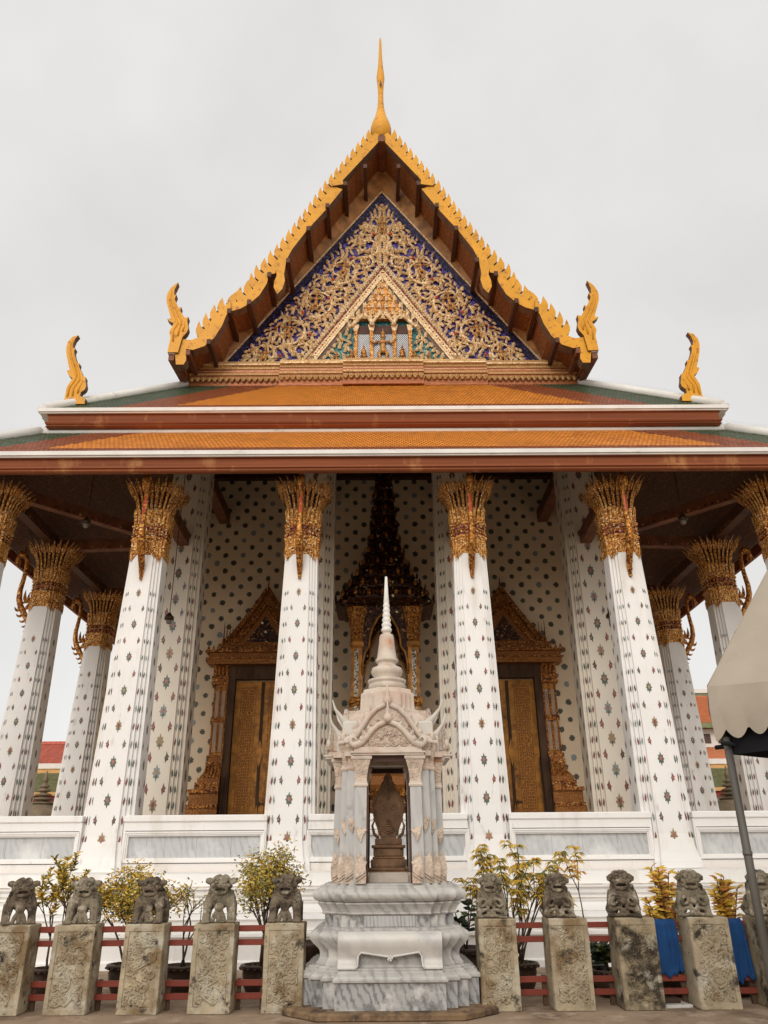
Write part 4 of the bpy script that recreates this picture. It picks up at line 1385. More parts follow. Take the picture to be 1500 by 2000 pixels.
for yy in (-.80, .74):                           # cusped arch boards
    q = MB()
    for s in (-1, 1):
        P_ = [(.66, 5.0), (.64, 5.35), (.58, 5.62), (.46, 5.80), (.44, 6.05), (.36, 6.35), (.20, 6.65), (0, 6.86), (0, 7.05), (.66, 7.05)]
        P_ = [(s*x, z) for x, z in P_]
        q.prism(P_ if s < 0 else P_[::-1], yy, yy+.06, 0)
        q.tube([(x, yy-.01, z) for x, z in P_[:8]], .035, 6, 1)
    q.build('arch', [MONDOP, DOORF], t)
q = MB()
zz, hw_ = 7.02, 1.45
tiers = [(1.45, 7.02, .34), (1.22, 7.42, .34), (.98, 7.82, .36), (.76, 8.25, .38), (.60, 8.70, .42), (.49, 9.18, .45), (.42, 9.70, .45), (.37, 10.2, .45), (.33, 10.7, .4)]
for h, z, th in tiers:
    q.plan([(h*.86, z), (h, z+.05), (h, z+.13), (h*.95, z+.16), (h*.86, z+th), (h*.80, z+th+.06)], .40, 3, m=0)
    n = max(6, int(h*14))
    for a in range(4):
        ca, sa = math.cos(a*PI/2), math.sin(a*PI/2)
        for k in range(n):
            u = -h*.9+1.8*h*(k+.5)/n
            d = h if abs(u) < .6*h else h*.86
            p = lambda dd, zq: (u*ca+dd*sa, u*sa-dd*ca, zq)
            q.blade([p(d, z+.14), p(d+.02, z+.24), p(d-.01, z+.36)], [.04, .05, .004], Vector((sa, -ca, 0)), .03, 1 if k % 3 == 0 else 0)
q.lathe([(.33, 11.1), (.30, 11.2), (.32, 11.28), (.28, 11.5), (.30, 11.6), (.26, 11.9), (.27, 12.0), (.22, 12.2), (.12, 12.35), (.01, 12.5)], 12, (0, 0), 0)
q.build('tiered_roof', [MONDOP, GILTB], t)

# ================================================================== marble boundary-stone shrine
SX, SY = -.03, 11.12
sh = empty('marble_shrine', (SX, SY, 0))
tag(sh, 'weathered marble shrine with a needle spire standing in front of the temple steps', 'shrine')
q = MB()
q.loft([[(x, y, z) for x, y in ((h, -h+.42), (h, h-.42), (h-.42, h), (-h+.42, h), (-h, h-.42), (-h, -h+.42), (-h+.42, -h), (h-.42, -h))] for h, z in ((1.22, 0), (1.235, .012), (1.235, .055), (1.21, .075))], 0)
q.build('curb_stone', mat('brown_curb_stone', (.20, .125, .068), .85, var=.3, scale=5, bump=.6, spots=[((.06, .04, .026), 3, .48, .62), ((.33, .22, .13), 4, .55, .68)]), sh)
CFB = .40
q = MB()
q.plan([(1.045, .075), (1.045, .335)], CFB, 3, m=0)
b = q.build('base_block', MARBLEG, sh)
q = MB()
q.plan([(1.05, .337), (1.085, .35), (1.09, .372), (1.06, .385), (1.045, .40), (1.03, .402), (1.03, .425), (1.0, .43), (1.0, .452), (.96, .455), (.96, .475)], CFB, 3)
q.build('stepped_ledge', MARBLE, sh)
q = MB()
def smooth_prof(P_, k=4):
    out_ = []
    for i in range(len(P_)-1):
        p0, p1, p2, p3 = P_[max(i-1, 0)], P_[i], P_[i+1], P_[min(i+2, len(P_)-1)]
        for j in range(k):
            t_ = j/k
            out_.append(tuple(.5*(2*b_+(c_-a_)*t_+(2*a_-5*b_+4*c_-d_)*t_*t_+(3*b_-a_-3*c_+d_)*t_**3) for a_, b_, c_, d_ in zip(p0, p1, p2, p3)))
    out_.append(P_[-1])
    return out_
q.plan([(.88, .475)]+smooth_prof([(.88, .50), (.85, .53), (.84, .57), (.85, .63), (.92, .70), (.965, .76), (.955, .81), (.90, .845)])+[(.87, .85), (.87, .87), (.82, .88)], CFB, 3, m=0)
# lion-legged apron on the front face
for yy, dd in ((-1, 0),):
    q2 = MB()
    P_ = [(-.60, .47), (-.40, .47), (-.375, .50), (-.365, .60), (-.33, .635), (-.2, .615), (0, .585), (.2, .615), (.33, .635), (.365, .60), (.375, .50), (.40, .47), (.60, .47)]
    def prof_y(z):
        T_ = [(.47, .99), (.50, .985), (.53, .945), (.57, .935), (.63, .965), (.70, 1.005), (.76, 1.02), (.81, 1.0), (.845, .93)]
        T_ = smooth_prof(T_, 5)
        for (za, ya), (zb_, yb_) in zip(T_, T_[1:]):
            if z <= zb_:
                return -lerp(ya, yb_, (z-za)/(zb_-za))
        return -.93
    top = .845
    nseg = 22
    for (xa, za), (xb_, zb_) in zip(P_, P_[1:]):
        if abs(xa-xb_) < 1e-6:
            continue
        A, B = [], []
        for k in range(nseg+1):
            t_ = k/nseg
            z1, z2 = lerp(za, top, t_), lerp(zb_, top, t_)
            fl = lambda x, z: x*(1+.0*z)
            A.append((xa, prof_y(z1), z1))
            B.append((xb_, prof_y(z2), z2))
        for k in range(nseg):
            q2.add([A[k], B[k], B[k+1], A[k+1]], [(0, 1, 2, 3)], 0, True)
    q2.tube([(x, prof_y(z)-.004, z) for x, z in P_[1:-1]], .012, 6, 0)
    for k in range(5):
        a = 2*PI*k/5
        q2.ell((.022*math.cos(a), prof_y(.585)-.015, .575+.022*math.sin(a)), .016, 0, 6)
    q2.ell((0, prof_y(.585)-.025, .575), .013, 0, 6)
    for s in (-1, 1):
        q2.loft([[(s*.60, prof_y(z), z), (s*.602, prof_y(z), z), (s*.602, -.80, z), (s*.60, -.80, z)] for z in [.47+.375*k/24 for k in range(25)]], 0)
    q2.build('lion_leg_apron', MARBLEW and marble('pale_marble_apron', (.58, .555, .51), (.33, .32, .305), 1.2, .4, [((.45, .44, .43), 1.4, .55, .62)], .35), sh)
q.build('lotus_base', MARBLE, sh)
q = MB()
q.plan([(.80, .88), (.79, .89), (.79, 1.005)], CFB, 3, m=0)
q.box(-.30, .30, -.812, -.79, .885, 1.0, 1)
q.build('waist', [MARBLEG, marble('streaked_grey_marble', (.42, .41, .40), (.16, .155, .15), 3, .4, (), .8, (3, 3, .3))], sh)
q = MB()
q.plan([(.81, 1.005), (.83, 1.02)]+smooth_prof([(.82, 1.035), (.835, 1.07), (.865, 1.11)])+[(.88, 1.125), (.88, 1.14), (.86, 1.145)]+smooth_prof([(.895, 1.155), (.932, 1.185), (.945, 1.22), (.935, 1.255), (.895, 1.29)])+[(.86, 1.30), (.86, 1.32), (.83, 1.325), (.80, 1.345)], CFB, 3)
q.build('top_moulding', MARBLE, sh)
# four corner piers with an opening on every side
PIERS = [(.285, .435, -.79, -.46, 0.), (.40, .545, -.69, -.46, .21), (.50, .625, -.60, -.42, .21), (.46, .72, -.43, -.285, 0.)]
for gx in (-1, 1):
    for gy in (1, -1):
        q = MB()
        for xa, xb, ya, yb, dz in PIERS:
            cx_, cy_, hx_, hy_ = (xa+xb)/2, (ya+yb)/2, (xb-xa)/2, (yb-ya)/2
            def ring(e, z):
                ln_ = 1-.045*(z-1.34)/1.46
                P_ = [(cx_-hx_-e, cy_-hy_-e), (cx_+hx_+e, cy_-hy_-e), (cx_+hx_+e, cy_+hy_+e*.2), (cx_-hx_-e*.2, cy_+hy_+e*.2)]
                P_ = [(x*ln_*gx, y*ln_*gy, z) for x, y in P_]
                return P_ if gx*gy > 0 else P_[::-1]
            a = dz
            for prof_, mt in ([(0, 1.34), (0, 2.46+a)], 0), ([(.012, 2.46+a), (.018, 2.48+a), (.006, 2.505+a), (.006, 2.525+a)], 1), ([(.0, 2.525+a), (.004, 2.60+a), (.018, 2.68+a), (.042, 2.76+a), (.05, 2.79+a)], 2), ([(.062, 2.79+a), (.068, 2.81+a), (.062, 2.834+a)], 1):
                q.loft([ring(e, z) for e, z in prof_], mt)
        p = q.build('corner_pier', [MARBLEP, MARBLEW, MARBLEC], sh)
        q = MB()                                  # leaf acroteria at the foot and leaf clasps on the shaft
        for k, (x, y) in enumerate([(.345, -.805), (.47, -.705), (.565, -.615), (.65, -.53)]):
            dx = .055
            P_ = [(-.058, 0), (.062, 0), (.068, .10), (.055, .19), (.075, .24), (.03, .26), (.05, .31), (.0, .30), (-.035, .36), (-.06, .27), (-.075, .17), (-.07, .08)]
            P_ = [(x*gx+a*gx*-1, 1.345+b*1.0) for a, b in P_]
            if gx > 0:
                P_ = P_[::-1]
            q.prism(P_, gy*(y-.045) if gy > 0 else -(y+.0), gy*(y-.0) if gy > 0 else -(y-.045), 0)
            for j in range(2):
                q.tube([(x*gx+.06*gx, gy*(y-.055), 1.37+j*.03), (x*gx-.06*gx, gy*(y-.055), 1.45+j*.03)], .012, 5, 0)
        for k, (x, y, z) in enumerate([(.345, -.80, 1.93), (.46, -.70, 2.04), (.555, -.61, 2.02), (.65, -.53, 1.92)]):
            lean = 1-.045*(z-1.34)/1.46
            q.prism([(gx*(x*lean-.07), z+.02), (gx*(x*lean+.065), z+.06), (gx*(x*lean+.05), z-.04), (gx*(x*lean+.01), z-.13), (gx*(x*lean-.02), z-.04)][::(-1 if gx > 0 else 1)], gy*(y*lean-.02) if gy > 0 else -(y*lean+.0), gy*(y*lean) if gy > 0 else -(y*lean-.02), 0)
        q.build('carved_leaf', MARBLEC, p)
q = MB()
for a in range(4):
    R_ = Matrix.Rotation(a*PI/2, 4, 'Z')
    q.box(-.46, .46, -.83, -.40, 2.836, 2.862, 0, R_)
    q.box(-.48, .48, -.85, -.40, 2.862, 2.885, 0, R_)
    q.box(-.44, .44, -.79, -.40, 2.885, 2.94, 0, R_)
    for s in (-1, 1):
        q.box(min(s*.46, s*.72), max(s*.46, s*.72), -.56, -.40, 2.838, 2.90, 0, R_)
q.plan([(.70, 2.90), (.71, 2.93), (.71, 2.95), (.60, 2.955)], CFB, 3)
q.build('lintel', MARBLEW, sh)
# pediments: lower (projecting) and upper, four sides
def pediment(hw_, z0, z1, y0, y1, R_, q):
    pr = [(1, 0), (.98, .06), (.86, .10), (.72, .20), (.58, .42), (.44, .66), (.26, .86), (0, 1)]
    P_ = [(hw_*a, z0+(z1-z0)*b) for a, b in pr]
    poly = P_ + [(-x, z) for x, z in P_[-2::-1]]
    q.prism(poly, y0, y1, 0, R_)
    q2 = [(hw_*.60*a, z0+.02+(z1-z0)*.80*b) for a, b in pr]
    for s in (-1, 1):
        q.tube([(s*x, y0-.02, z) for x, z in P_], [.045, .055, .05, .042, .04, .038, .036, .034], 8, 1, True, R_)
        x, z = P_[0]
        q.tube([(s*(x-.02), y0-.03, z+.02), (s*(x+.02), y0-.03, z+.05), (s*(x+.03), y0-.03, z+.10), (s*(x-.01), y0-.03, z+.13), (s*(x-.05), y0-.03, z+.10), (s*(x-.03), y0-.03, z+.07)], [.04, .035, .03, .025, .02, .01], 6, 1, True, R_)
        q.ell((s*P_[3][0]*1.02, y0-.03, P_[3][1]+.03), (.04, .04, .05), 1, 8, R_)
        for t_ in (.15, .4, .65):
            x, z = lerp(P_[6][0], P_[2][0], t_), lerp(P_[6][1], P_[2][1], t_)
            q.blade([(s*x, y0-.02, z+.03), (s*(x+.02), y0-.02, z+.06), (s*(x+.03), y0-.02, z+.10)], [.03, .025, .004], Vector((0, -1, 0)), .02, 1, R_)
    if a % 2 == 0:
      q.lathe([(.05, z1-.02), (.065, z1+.03), (.05, z1+.08), (.03, z1+.10), (.035, z1+.13), (.018, z1+.18), (.004, z1+.27)], 10, (0, y0-.02), 1, True, R_)
    rg = random.Random(int(hw_*100))
    for i in range(70):                          # leaf scroll relief in the field
        x = rg.uniform(-.55, .55)*hw_
        z = z0+.03+rg.random()*(z1-z0)*.62*(1-abs(x)/hw_)
        pts = [(x+.035*(1-.7*k/7)*math.cos(k*.9+i), y0-.006, z+.035*(1-.7*k/7)*math.sin(k*.9+i)) for k in range(8)]
        q.tube(pts, .009, 4, 0, True, R_)
for a in range(4):
    R_ = Matrix.Rotation(a*PI/2, 4, 'Z')
    q = MB()
    pediment(.46, 2.94, 3.27, -.76, -.60, R_, q)
    q.build('lower_pediment', [MARBLEC, MARBLEW], sh)
    q = MB()
    pediment(.58, 3.02, 3.54, -.56, -.38, R_, q)
    q.build('upper_pediment', [MARBLEC, MARBLEW], sh)
q = MB()
q.plan([(.60, 2.955), (.60, 3.05), (.58, 3.07), (.50, 3.40), (.44, 3.46), (.44, 3.50), (.38, 3.52), (.37, 3.74), (.34, 3.76), (.33, 3.80), (.28, 3.82)], .5, 3, m=0)
q.build('roof_body', MARBLEW, sh)
HORNM = marble('bright_marble', (.57, .53, .47), (.42, .37, .31), 1.2, .45, [((.45, .25, .16), 5, .60, .74)], .3)
for gx in (-1, 1):                                # upturned horns at the corners
    for gy in (-1, 1):
        q = MB()
        for r0, z0, L_ in ((.48, 3.20, .30), (.55, 3.00, .26)):
            d = Vector((gx, gy*.55, 0)).normalized()
            p = Vector((gx*r0, gy*r0*.62, z0))
            q.tube([p+Vector((0, 0, .02)), p+d*.10+Vector((0, 0, .12)), p+d*(L_*.6)+Vector((0, 0, .19)), p+d*(L_*.9)+Vector((0, 0, .29)), p+d*L_*1.05+Vector((0, 0, .42))], [.085, .065, .036, .019, .005], 8, 0)
            q.ell(p+Vector((gx*.03, 0, -.02)), (.12, .12, .13), 0, 10)
            q.box(p.x-.13, p.x+.13, p.y-.13, p.y+.13, p.z-.16, p.z+.13, 0, None, .025)
        q.build('corner_horn', HORNM, sh)
q = MB()
q.lathe([(.24, 3.82), (.265, 3.84), (.265, 3.90), (.25, 3.915), (.275, 3.93), (.275, 3.965), (.20, 3.975), (.17, 4.0), (.215, 4.04), (.23, 4.09), (.215, 4.14), (.17, 4.155), (.13, 4.19), (.135, 4.22), (.165, 4.235), (.165, 4.27), (.145, 4.28), (.128, 4.40), (.115, 4.50), (.108, 4.60), (.095, 4.64), (.06, 4.655), (.06, 4.68)], 20, (0, 0), 0)
b = q.build('spire', MARBLEW, sh)
q = MB()
z = 4.68
r = .078
pr = []
for k in range(6):
    pr += [(r*.80, z), (r, z+.022), (r, z+.05), (r*.8, z+.07)]
    z += .075
    r *= .91
pr += [(r*.8, z), (r*.95, z+.02), (r*.80, z+.10), (r*.42, z+.42), (.004, z+.43)]
q.lathe(pr, 14, (0, 0), 0)
q.build('needle', marble('pale_needle_marble', (.72, .69, .63), (.6, .55, .48), 1.5, .45, (), .3), b)

for gy in (-1, 1):                                # dark timber frame lining the front and back openings
    q = MB()
    for s_ in (-1, 1):
        q.loft([[(s_*(.262-e), gy*.755, z), (s_*(.286-e), gy*.755, z), (s_*(.286-e), gy*.72, z), (s_*(.262-e), gy*.72, z)] for e, z in ((0, 1.345), (.012, 2.83))], 0)
    q.box(-.25, .25, -.754 if gy < 0 else .72, -.72 if gy < 0 else .754, 2.76, 2.832, 0)
    q.build('niche_frame', DARKW, sh)
# the leaf-shaped stone inside it
bs = empty('boundary_stone', (SX, SY+.05, 1.345))
tag(bs, 'brown carved leaf-shaped boundary stone standing inside the marble shrine', 'boundary stone')
q = MB()
q2 = MB()
q2.plan([(.31, 0), (.31, .09), (.295, .10), (.295, .115)], .2, 1)
q2.build('footing', MARBLEW, bs)
for h, z0, z1 in ((.285, .115, .13), (.265, .13, .17), (.235, .17, .27), (.215, .27, .30), (.20, .30, .40), (.225, .40, .44), (.18, .44, .52)):
    q.plan([(h-.01, z0), (h, z0+.012), (h, z1-.012), (h-.01, z1)], .25, 2)
q.build('pedestal', SEMA, bs)
q = MB()
half = [(.10, .52), (.115, .56), (.13, .64), (.17, .74), (.195, .84), (.20, .92), (.18, 1.0), (.135, 1.07), (.09, 1.11), (.075, 1.16), (.045, 1.20), (.03, 1.26), (0, 1.36)]
edge = []
for k, (x, z) in enumerate(half):
    edge.append((x, z))
poly = edge+[(-x, z) for x, z in edge[-2::-1]]
q.prism(poly, -.05, .05)
for s in (-1, 1):
    q.tube([(s*x, -.05, z) for x, z in half[1:]], .016, 6)
    q.tube([(s*.13, -.03, .52), (s*.19, -.03, .58), (s*.215, -.03, .68), (s*.18, -.03, .76)], [.022, .02, .016, .006], 6)
    q.tube([(s*(.075+.045*math.cos(a)*(1-a/9)), -.052, .90+.045*math.sin(a)*(1-a/9)) for a in [k*.5 for k in range(14)]], .011, 5)
    for k in range(9):
        x, z = half[3+k]
        q.blade([(s*x, 0, z), (s*(x+.015), 0, z+.03), (s*(x+.005), 0, z+.07)], [.025, .02, .003], Vector((0, -1, 0)), .02)
q.tube([(0, -.05, 1.0), (0, -.055, 1.25)], [.02, .006], 6)
for k in range(7):
    q.tube([(-.10+.014*k, -.052, .62+.02*k), (0, -.056, .58+.03*k), (.10-.014*k, -.052, .62+.02*k)], .008, 4)
q.build('leaf', SEMA, bs)

# ================================================================== carved stone posts
def scroll_relief(m, x0, x1, z0, z1, y, n, rg, r0=.05, kind=0):
    """raised vines, leaves and curls over a panel"""
    pts = []
    for i in range(26):
        t = i/25
        x = lerp(x0, x1, .5)+(x1-x0)*.28*math.sin(t*PI*(2.2+kind)+kind*1.3)
        pts.append((x, y-.004, lerp(z0+.02, z1-.03, t)))
    m.tube(pts, [.016-.007*i/25 for i in range(26)], 5)
    for i in range(n):
        cx_, cz = rg.uniform(x0+.03, x1-.03), rg.uniform(z0+.03, z1-.03)
        sg = rg.choice([-1, 1])
        a0 = rg.random()*6.28
        r = r0*rg.uniform(.5, 1.15)
        pp = []
        for k in range(13):
            a = a0+sg*k*.55
            q = r*(1-.07*k)
            pp.append((min(x1-.012, max(x0+.012, cx_+q*math.cos(a))), y-.003, min(z1-.012, max(z0+.012, cz+q*math.sin(a)))))
        m.tube(pp, [.0145-.0006*k for k in range(13)], 5)
        for k in range(2):
            a = rg.random()*6.28
            L_ = rg.uniform(.03, .06)
            m.blade([(cx_, y-.002, cz), (cx_+L_*.5*math.cos(a), y-.010, cz+L_*.5*math.sin(a)), (cx_+L_*math.cos(a+.5), y-.002, cz+L_*math.sin(a+.5))], [.006, .015, .003], Vector((0, -1, 0)), .012)
    if kind % 2 == 0:                              # rolling waves at the foot
        for k in range(3):
            cx_ = lerp(x0+.06, x1-.06, k/2)
            cz = z0+.07+.02*(k % 2)
            for rr in (.055, .038, .02):
                m.tube([(cx_+rr*math.cos(a), y-.005, cz+rr*math.sin(a)) for a in [PI*j/8 for j in range(9)]], .009, 5)
def stone_post(x, w_, label, seed, kind, body, yaw=0., yf=10.42):
    rg = random.Random(seed)
    d, h = (.33, .925) if x < 0 else (.42, .95)
    o = empty('stone_post', (x, yf, 0), yaw)
    tag(o, label, 'stone post', 'carved stone posts along the fence')
    m = MB()
    hw_ = w_/2
    fr, rec = .055, .016
    b0, b1 = .07, h-.075
    jit = lambda a: a+rg.uniform(-.004, .004)
    # body with slightly worn corners, front face left open for the sunk panel
    Z = [0, .012, .25, .5, .75, h-.012, h]
    rings = []
    for k, z in enumerate(Z):
        i_ = .012 if k in (0, len(Z)-1) else 0
        t_ = 1+.012*(1-z/h)
        rings.append([(jit(-hw_*t_+i_), i_+rec, z), (jit(hw_*t_-i_), i_+rec, z), (jit(hw_*t_-i_*.5), d-i_, z), (jit(-hw_*t_+i_*.5), d-i_, z)])
    m.loft(rings, 0)
    # raised border of the front face
    m.box(-hw_+.004, hw_-.004, 0, rec+.004, 0.004, b0, 0, None, .003)
    m.box(-hw_+.004, hw_-.004, 0, rec+.004, b1, h-.01, 0, None, .003)
    m.box(-hw_+.004, -hw_+fr, .0015, rec+.004, b0, b1, 0, None, .003)
    m.box(hw_-fr, hw_-.004, .0015, rec+.004, b0, b1, 0, None, .003)
    m.build('shaft', body, o)
    m = MB()
    m.box(-hw_+fr, hw_-fr, rec-.004, rec+.002, b0, b1)
    scroll_relief(m, -hw_+fr+.004, hw_-fr-.004, b0+.005, b1-.005, rec-.003, 66, rg, .060, kind)
    m.build('carved_panel', body, o)
    return o
POSTS = [(-4.56, .47, 'pale stone post cut by the left frame edge, carved with curls', 1, 1, STONE),
         (-3.79, .49, 'yellowish stone post with dark blotch on its vine carving, second from the left edge', 2, 0, STONE),
         (-2.955, .47, 'pale greenish stone post carved with flowers, under the black-headed lion', 3, 3, STONE),
         (-2.125, .49, 'tan stone post with faint curls, just left of the tall yellow shrub', 4, 2, STONE),
         (-1.285, .47, 'stone post with dark upper rim standing nearest the marble shrine on its left', 5, 1, STONE),
         (1.26, .45, 'stone post with a pinkish carved panel nearest the marble shrine on its right', 6, 0, STONE),
         (2.11, .47, 'mossy stone post with deep framed floral panel, between the tall twiggy pots', 7, 3, STONE),
         (2.92, .47, 'heavily blotched dark stone post left of the first blue cloth', 8, 2, STONED),
         (3.80, .48, 'stone post with flower-branch carving standing between the two blue cloths', 9, 3, STONE),
         (4.62, .47, 'dark stone post behind the slanting tent pole', 10, 1, STONED)]
for a in POSTS:
    stone_post(*a)

# ================================================================== lions
def make_lion(kind):
    m = MB()
    e = lambda c, r, rot=None: m.ell(c, r, 0, 12, None, rot)
    t_ = lambda P_, R_: m.tube(P_, R_, 8)
    rg = random.Random(kind)
    e((0, .10, .235 if kind == 0 else .19), (.10, .17, .09 if kind == 0 else .115))
    e((0, -.03, .245 if kind == 0 else .23), (.112, .10, .105 if kind == 0 else .125))
    e((0, .0, .30), (.10, .10, .10))
    for s in (-1, 1):
        t_([(s*.09, -.05, .25), (s*.115, -.075, .17), (s*.12, -.085, .10), (s*.125, -.10, .03)], [.06, .05, .04, .042])
        e((s*.125, -.125, .025), (.045, .06, .026))
        for k in range(4):
            e((s*.125+(k-1.5)*.021, -.178, .02), (.0125, .022, .018))
        if kind == 0:
            e((s*.10, .18, .22), (.05, .08, .10))
            t_([(s*.11, .19, .20), (s*.125, .16, .13), (s*.13, .20, .07), (s*.13, .18, .02)], [.055, .042, .034, .036])
            e((s*.13, .15, .022), (.04, .055, .024))
        else:
            e((s*.10, .15, .12), (.06, .10, .12))
            t_([(s*.12, .16, .12), (s*.14, .22, .07), (s*.13, .13, .025), (s*.13, .04, .022)], [.05, .045, .035, .03])
        for k in range(3):                            # shoulder curls
            e((s*(.125+.006*k), -.03+.03*k, .27-.045*k), (.022, .026, .026))
    # head
    e((0, -.035, .395), (.092, .085, .088))
    e((0, -.075, .425), (.075, .065, .05))
    for s in (-1, 1):
        e((s*.042, -.125, .447), (.034, .024, .017), Matrix.Rotation(s*rad(16), 3, 'Y'))
        e((s*.043, -.138, .423), .0205)
        e((s*.068, -.115, .385), (.030, .035, .026))
        e((s*.03, -.160, .385), (.028, .024, .018))
        e((s*.060, -.125, .335), (.018, .03, .02))
        t_([(s*.055, -.150, .370), (s*.058, -.156, .352), (s*.052, -.158, .338)], [.009, .009, .004])
        # ears
        if kind == 0:
            t_([(s*.085, -.03, .425), (s*.125, -.035, .435), (s*.155, -.045, .44)], [.035, .038, .024])
        else:
            t_([(s*.085, -.04, .44), (s*.115, -.06, .415), (s*.12, -.07, .385)], [.03, .03, .016])
    e((0, -.158, .405), (.024, .026, .022))
    e((0, -.170, .395), (.034, .014, .013))
    t_([(-.072, -.105, .362), (-.05, -.150, .366), (0, -.168, .376), (.05, -.150, .366), (.072, -.105, .362)], [.014, .016, .018, .016, .014])
    t_([(-.066, -.095, .325), (-.045, -.135, .312), (0, -.152, .306), (.045, -.135, .312), (.066, -.095, .325)], [.016, .02, .023, .02, .016])
    e((0, -.115, .315), (.05, .035, .014))
    for k in range(7):                                # beard
        a = (k-3)/3
        e((.072*a, -.118+.03*abs(a), .282-.012*(1-abs(a))), (.019, .02, .026))
        e((.05*a, -.112+.02*abs(a), .252), (.015, .016, .02))
    for i in range(58):                               # curled mane
        a = rg.uniform(-1.0, 1.0)*PI*.80+PI/2
        b_ = rg.uniform(-.5, 1.25)
        r = .098
        p = (r*math.cos(b_)*math.cos(a), -.025+r*math.cos(b_)*math.sin(a)*.95, .39+r*.98*math.sin(b_))
        if p[1] < -.085 and p[2] < .45:
            continue
        e(p, rg.uniform(.019, .028))
    for i in range(22):
        s = rg.choice([-1, 1])
        e((s*rg.uniform(.085, .115), rg.uniform(-.03, .08), rg.uniform(.24, .34)), rg.uniform(.018, .025))
    # tail
    for s in (-1, 0, 1):
        t_([(s*.03, .22, .16), (s*.05, .26, .26), (s*.06, .24, .34), (s*.05, .20, .40)], [.03, .04, .03, .006])
    if kind == 0:                                     # ball held on ribbons
        e((0, -.125, .165), .050)
        t_([(0, -.09, .22), (0, -.12, .2)], [.03, .03])
        for s in (-1, 1):
            t_([(s*.02, -.125, .135), (s*.045, -.130, .075), (s*.062, -.135, .012)], [.018, .022, .024])
        t_([(0, -.12, .13), (0, -.125, .07), (.005, -.13, .015)], [.02, .024, .026])
    else:                                             # ball with looped ribbons
        e((0, -.145, .175), .046)
        for s in (-1, 1):
            for cx_, cz, rx, rz, rr in ((.082, .175, .036, .042, .018), (.068, .062, .056, .038, .020)):
                P_ = [(s*cx_+rx*math.cos(a+s*.4), -.155-.01*math.sin(a), cz+rz*math.sin(a)) for a in [2*PI*k/14 for k in range(15)]]
                t_(P_, [rr]*15)
            t_([(s*.03, -.14, .14), (s*.035, -.15, .10), (s*.02, -.15, .03)], [.02, .022, .024])
            e((s*.055, -.155, .215), (.024, .024, .026))
        e((0, -.14, .03), (.10, .03, .018))
    ob = m.build('lion_raw', LIONM)
    md = ob.modifiers.new('r', 'REMESH')
    md.mode = 'VOXEL'
    md.voxel_size = .0048
    sm_ = ob.modifiers.new('s', 'SMOOTH')
    sm_.factor = .2
    sm_.iterations = 1
    dg = bpy.context.evaluated_depsgraph_get()
    me = bpy.data.meshes.new_from_object(ob.evaluated_get(dg))
    bpy.data.objects.remove(ob)
    for p in me.polygons:
        p.use_smooth = True
    me.name = 'stone_lion'
    return me
lions = [make_lion(0), make_lion(1)]
lions_d = [x.copy() for x in lions]
for x in lions_d:
    x.materials.clear()
    x.materials.append(LIOND)
for x in lions:
    x.materials.clear()
    x.materials.append(LIONM)
LIONS = [(-4.56, 0, 25, 1.10, 'd', 'stone guardian lion at the left frame edge turned towards the next post'),
         (-3.78, 0, 8, 1.10, 'n', 'grey stone lion on the second post from the left edge, beside the yellow-leaved pot'),
         (-2.96, 0, -4, 1.10, 'd', 'stone lion with black-stained head in front of the bushy brown shrub'),
         (-2.11, 0, 6, 1.14, 'n', 'stone lion with spread ears on the plain tan post beside the bare twigs'),
         (-1.30, 0, 0, 1.14, 'd', 'dark-maned stone lion with large ball on the post just left of the marble shrine'),
         (1.23, 1, -10, 1.06, 'n', 'greenish stone lion with looped ribbons on the post just right of the marble shrine'),
         (2.05, 1, -3, 1.06, 'd', 'dark-browed stone lion with white ball and curled ribbons, beside the palmate yellow leaves'),
         (2.86, 1, -14, 1.12, 'd', 'brown stone lion on the blotched post, left of the first blue cloth'),
         (3.72, 1, -14, 1.12, 'n', 'stone lion among yellow crotons on the post between the two blue cloths'),
         (4.58, 1, -8, 1.10, 'n', 'stone lion at the right frame edge behind the slanting tent pole')]
for x, k, ya, sc_, tone, lab in LIONS:
    o = bpy.data.objects.new('stone_lion', (lions if tone == 'n' else lions_d)[k])
    COL.objects.link(o)
    o.location = (x, 10.60 if x < 0 else 10.64, .923 if x < 0 else .948)
    o.rotation_euler = (0, 0, rad(ya))
    o.scale = (sc_*1.06, sc_*(.74 if x < 0 else .86), sc_*.93)
    tag(o, lab, 'stone lion', 'guardian lions on the fence posts')

# ================================================================== red rail sections between the posts
def rail_section(xa, xb, label, legs=(1, 1)):
    o = empty('rail_fence', ((xa+xb)/2, 10.70 if xa < 0 else 10.78, 0))
    tag(o, label, 'fence', 'red rail fence sections between the posts')
    hw_ = (xb-xa)/2
    rg = random.Random(int(xa*100))
    for z in (.855, .705, .28, .145):
        m = MB()
        m.box(-hw_, hw_, -.022, .022, z-.032, z+.032, 0, None, .004)
        r = m.build('rail', RAIL, o)
        r.rotation_euler = (0, rad(rg.uniform(-.5, .5)), 0)
    for s, on in zip((-1, 1), legs):
        if on:
            m = MB()
            m.box(s*hw_-s*.03-.025, s*hw_-s*.03+.025, .024, .07, 0, .32, 0, None, .004)
            m.build('upright', JAMB, o)
    return o
ends = [(a[0]-a[1]/2-.008, a[0]+a[1]/2+.008) for a in POSTS]
RL = ['red rails at the left frame edge, before the yellow-leaved pot',
      'red rails in front of the bushy brown shrub and its dark pot', 'red rails in front of the bare-twig pot',
      'red rails in front of the tall yellow shrub', None, 'red rails in front of the many-stemmed yellow shrub',
      'red rails in front of the dark green potted plant', 'red rails with the first blue cloth hanging over them', 'red rails with the second blue cloth behind the tent pole']
for i in range(9):
    if RL[i]:
        rail_section(ends[i][1], ends[i+1][0], RL[i])

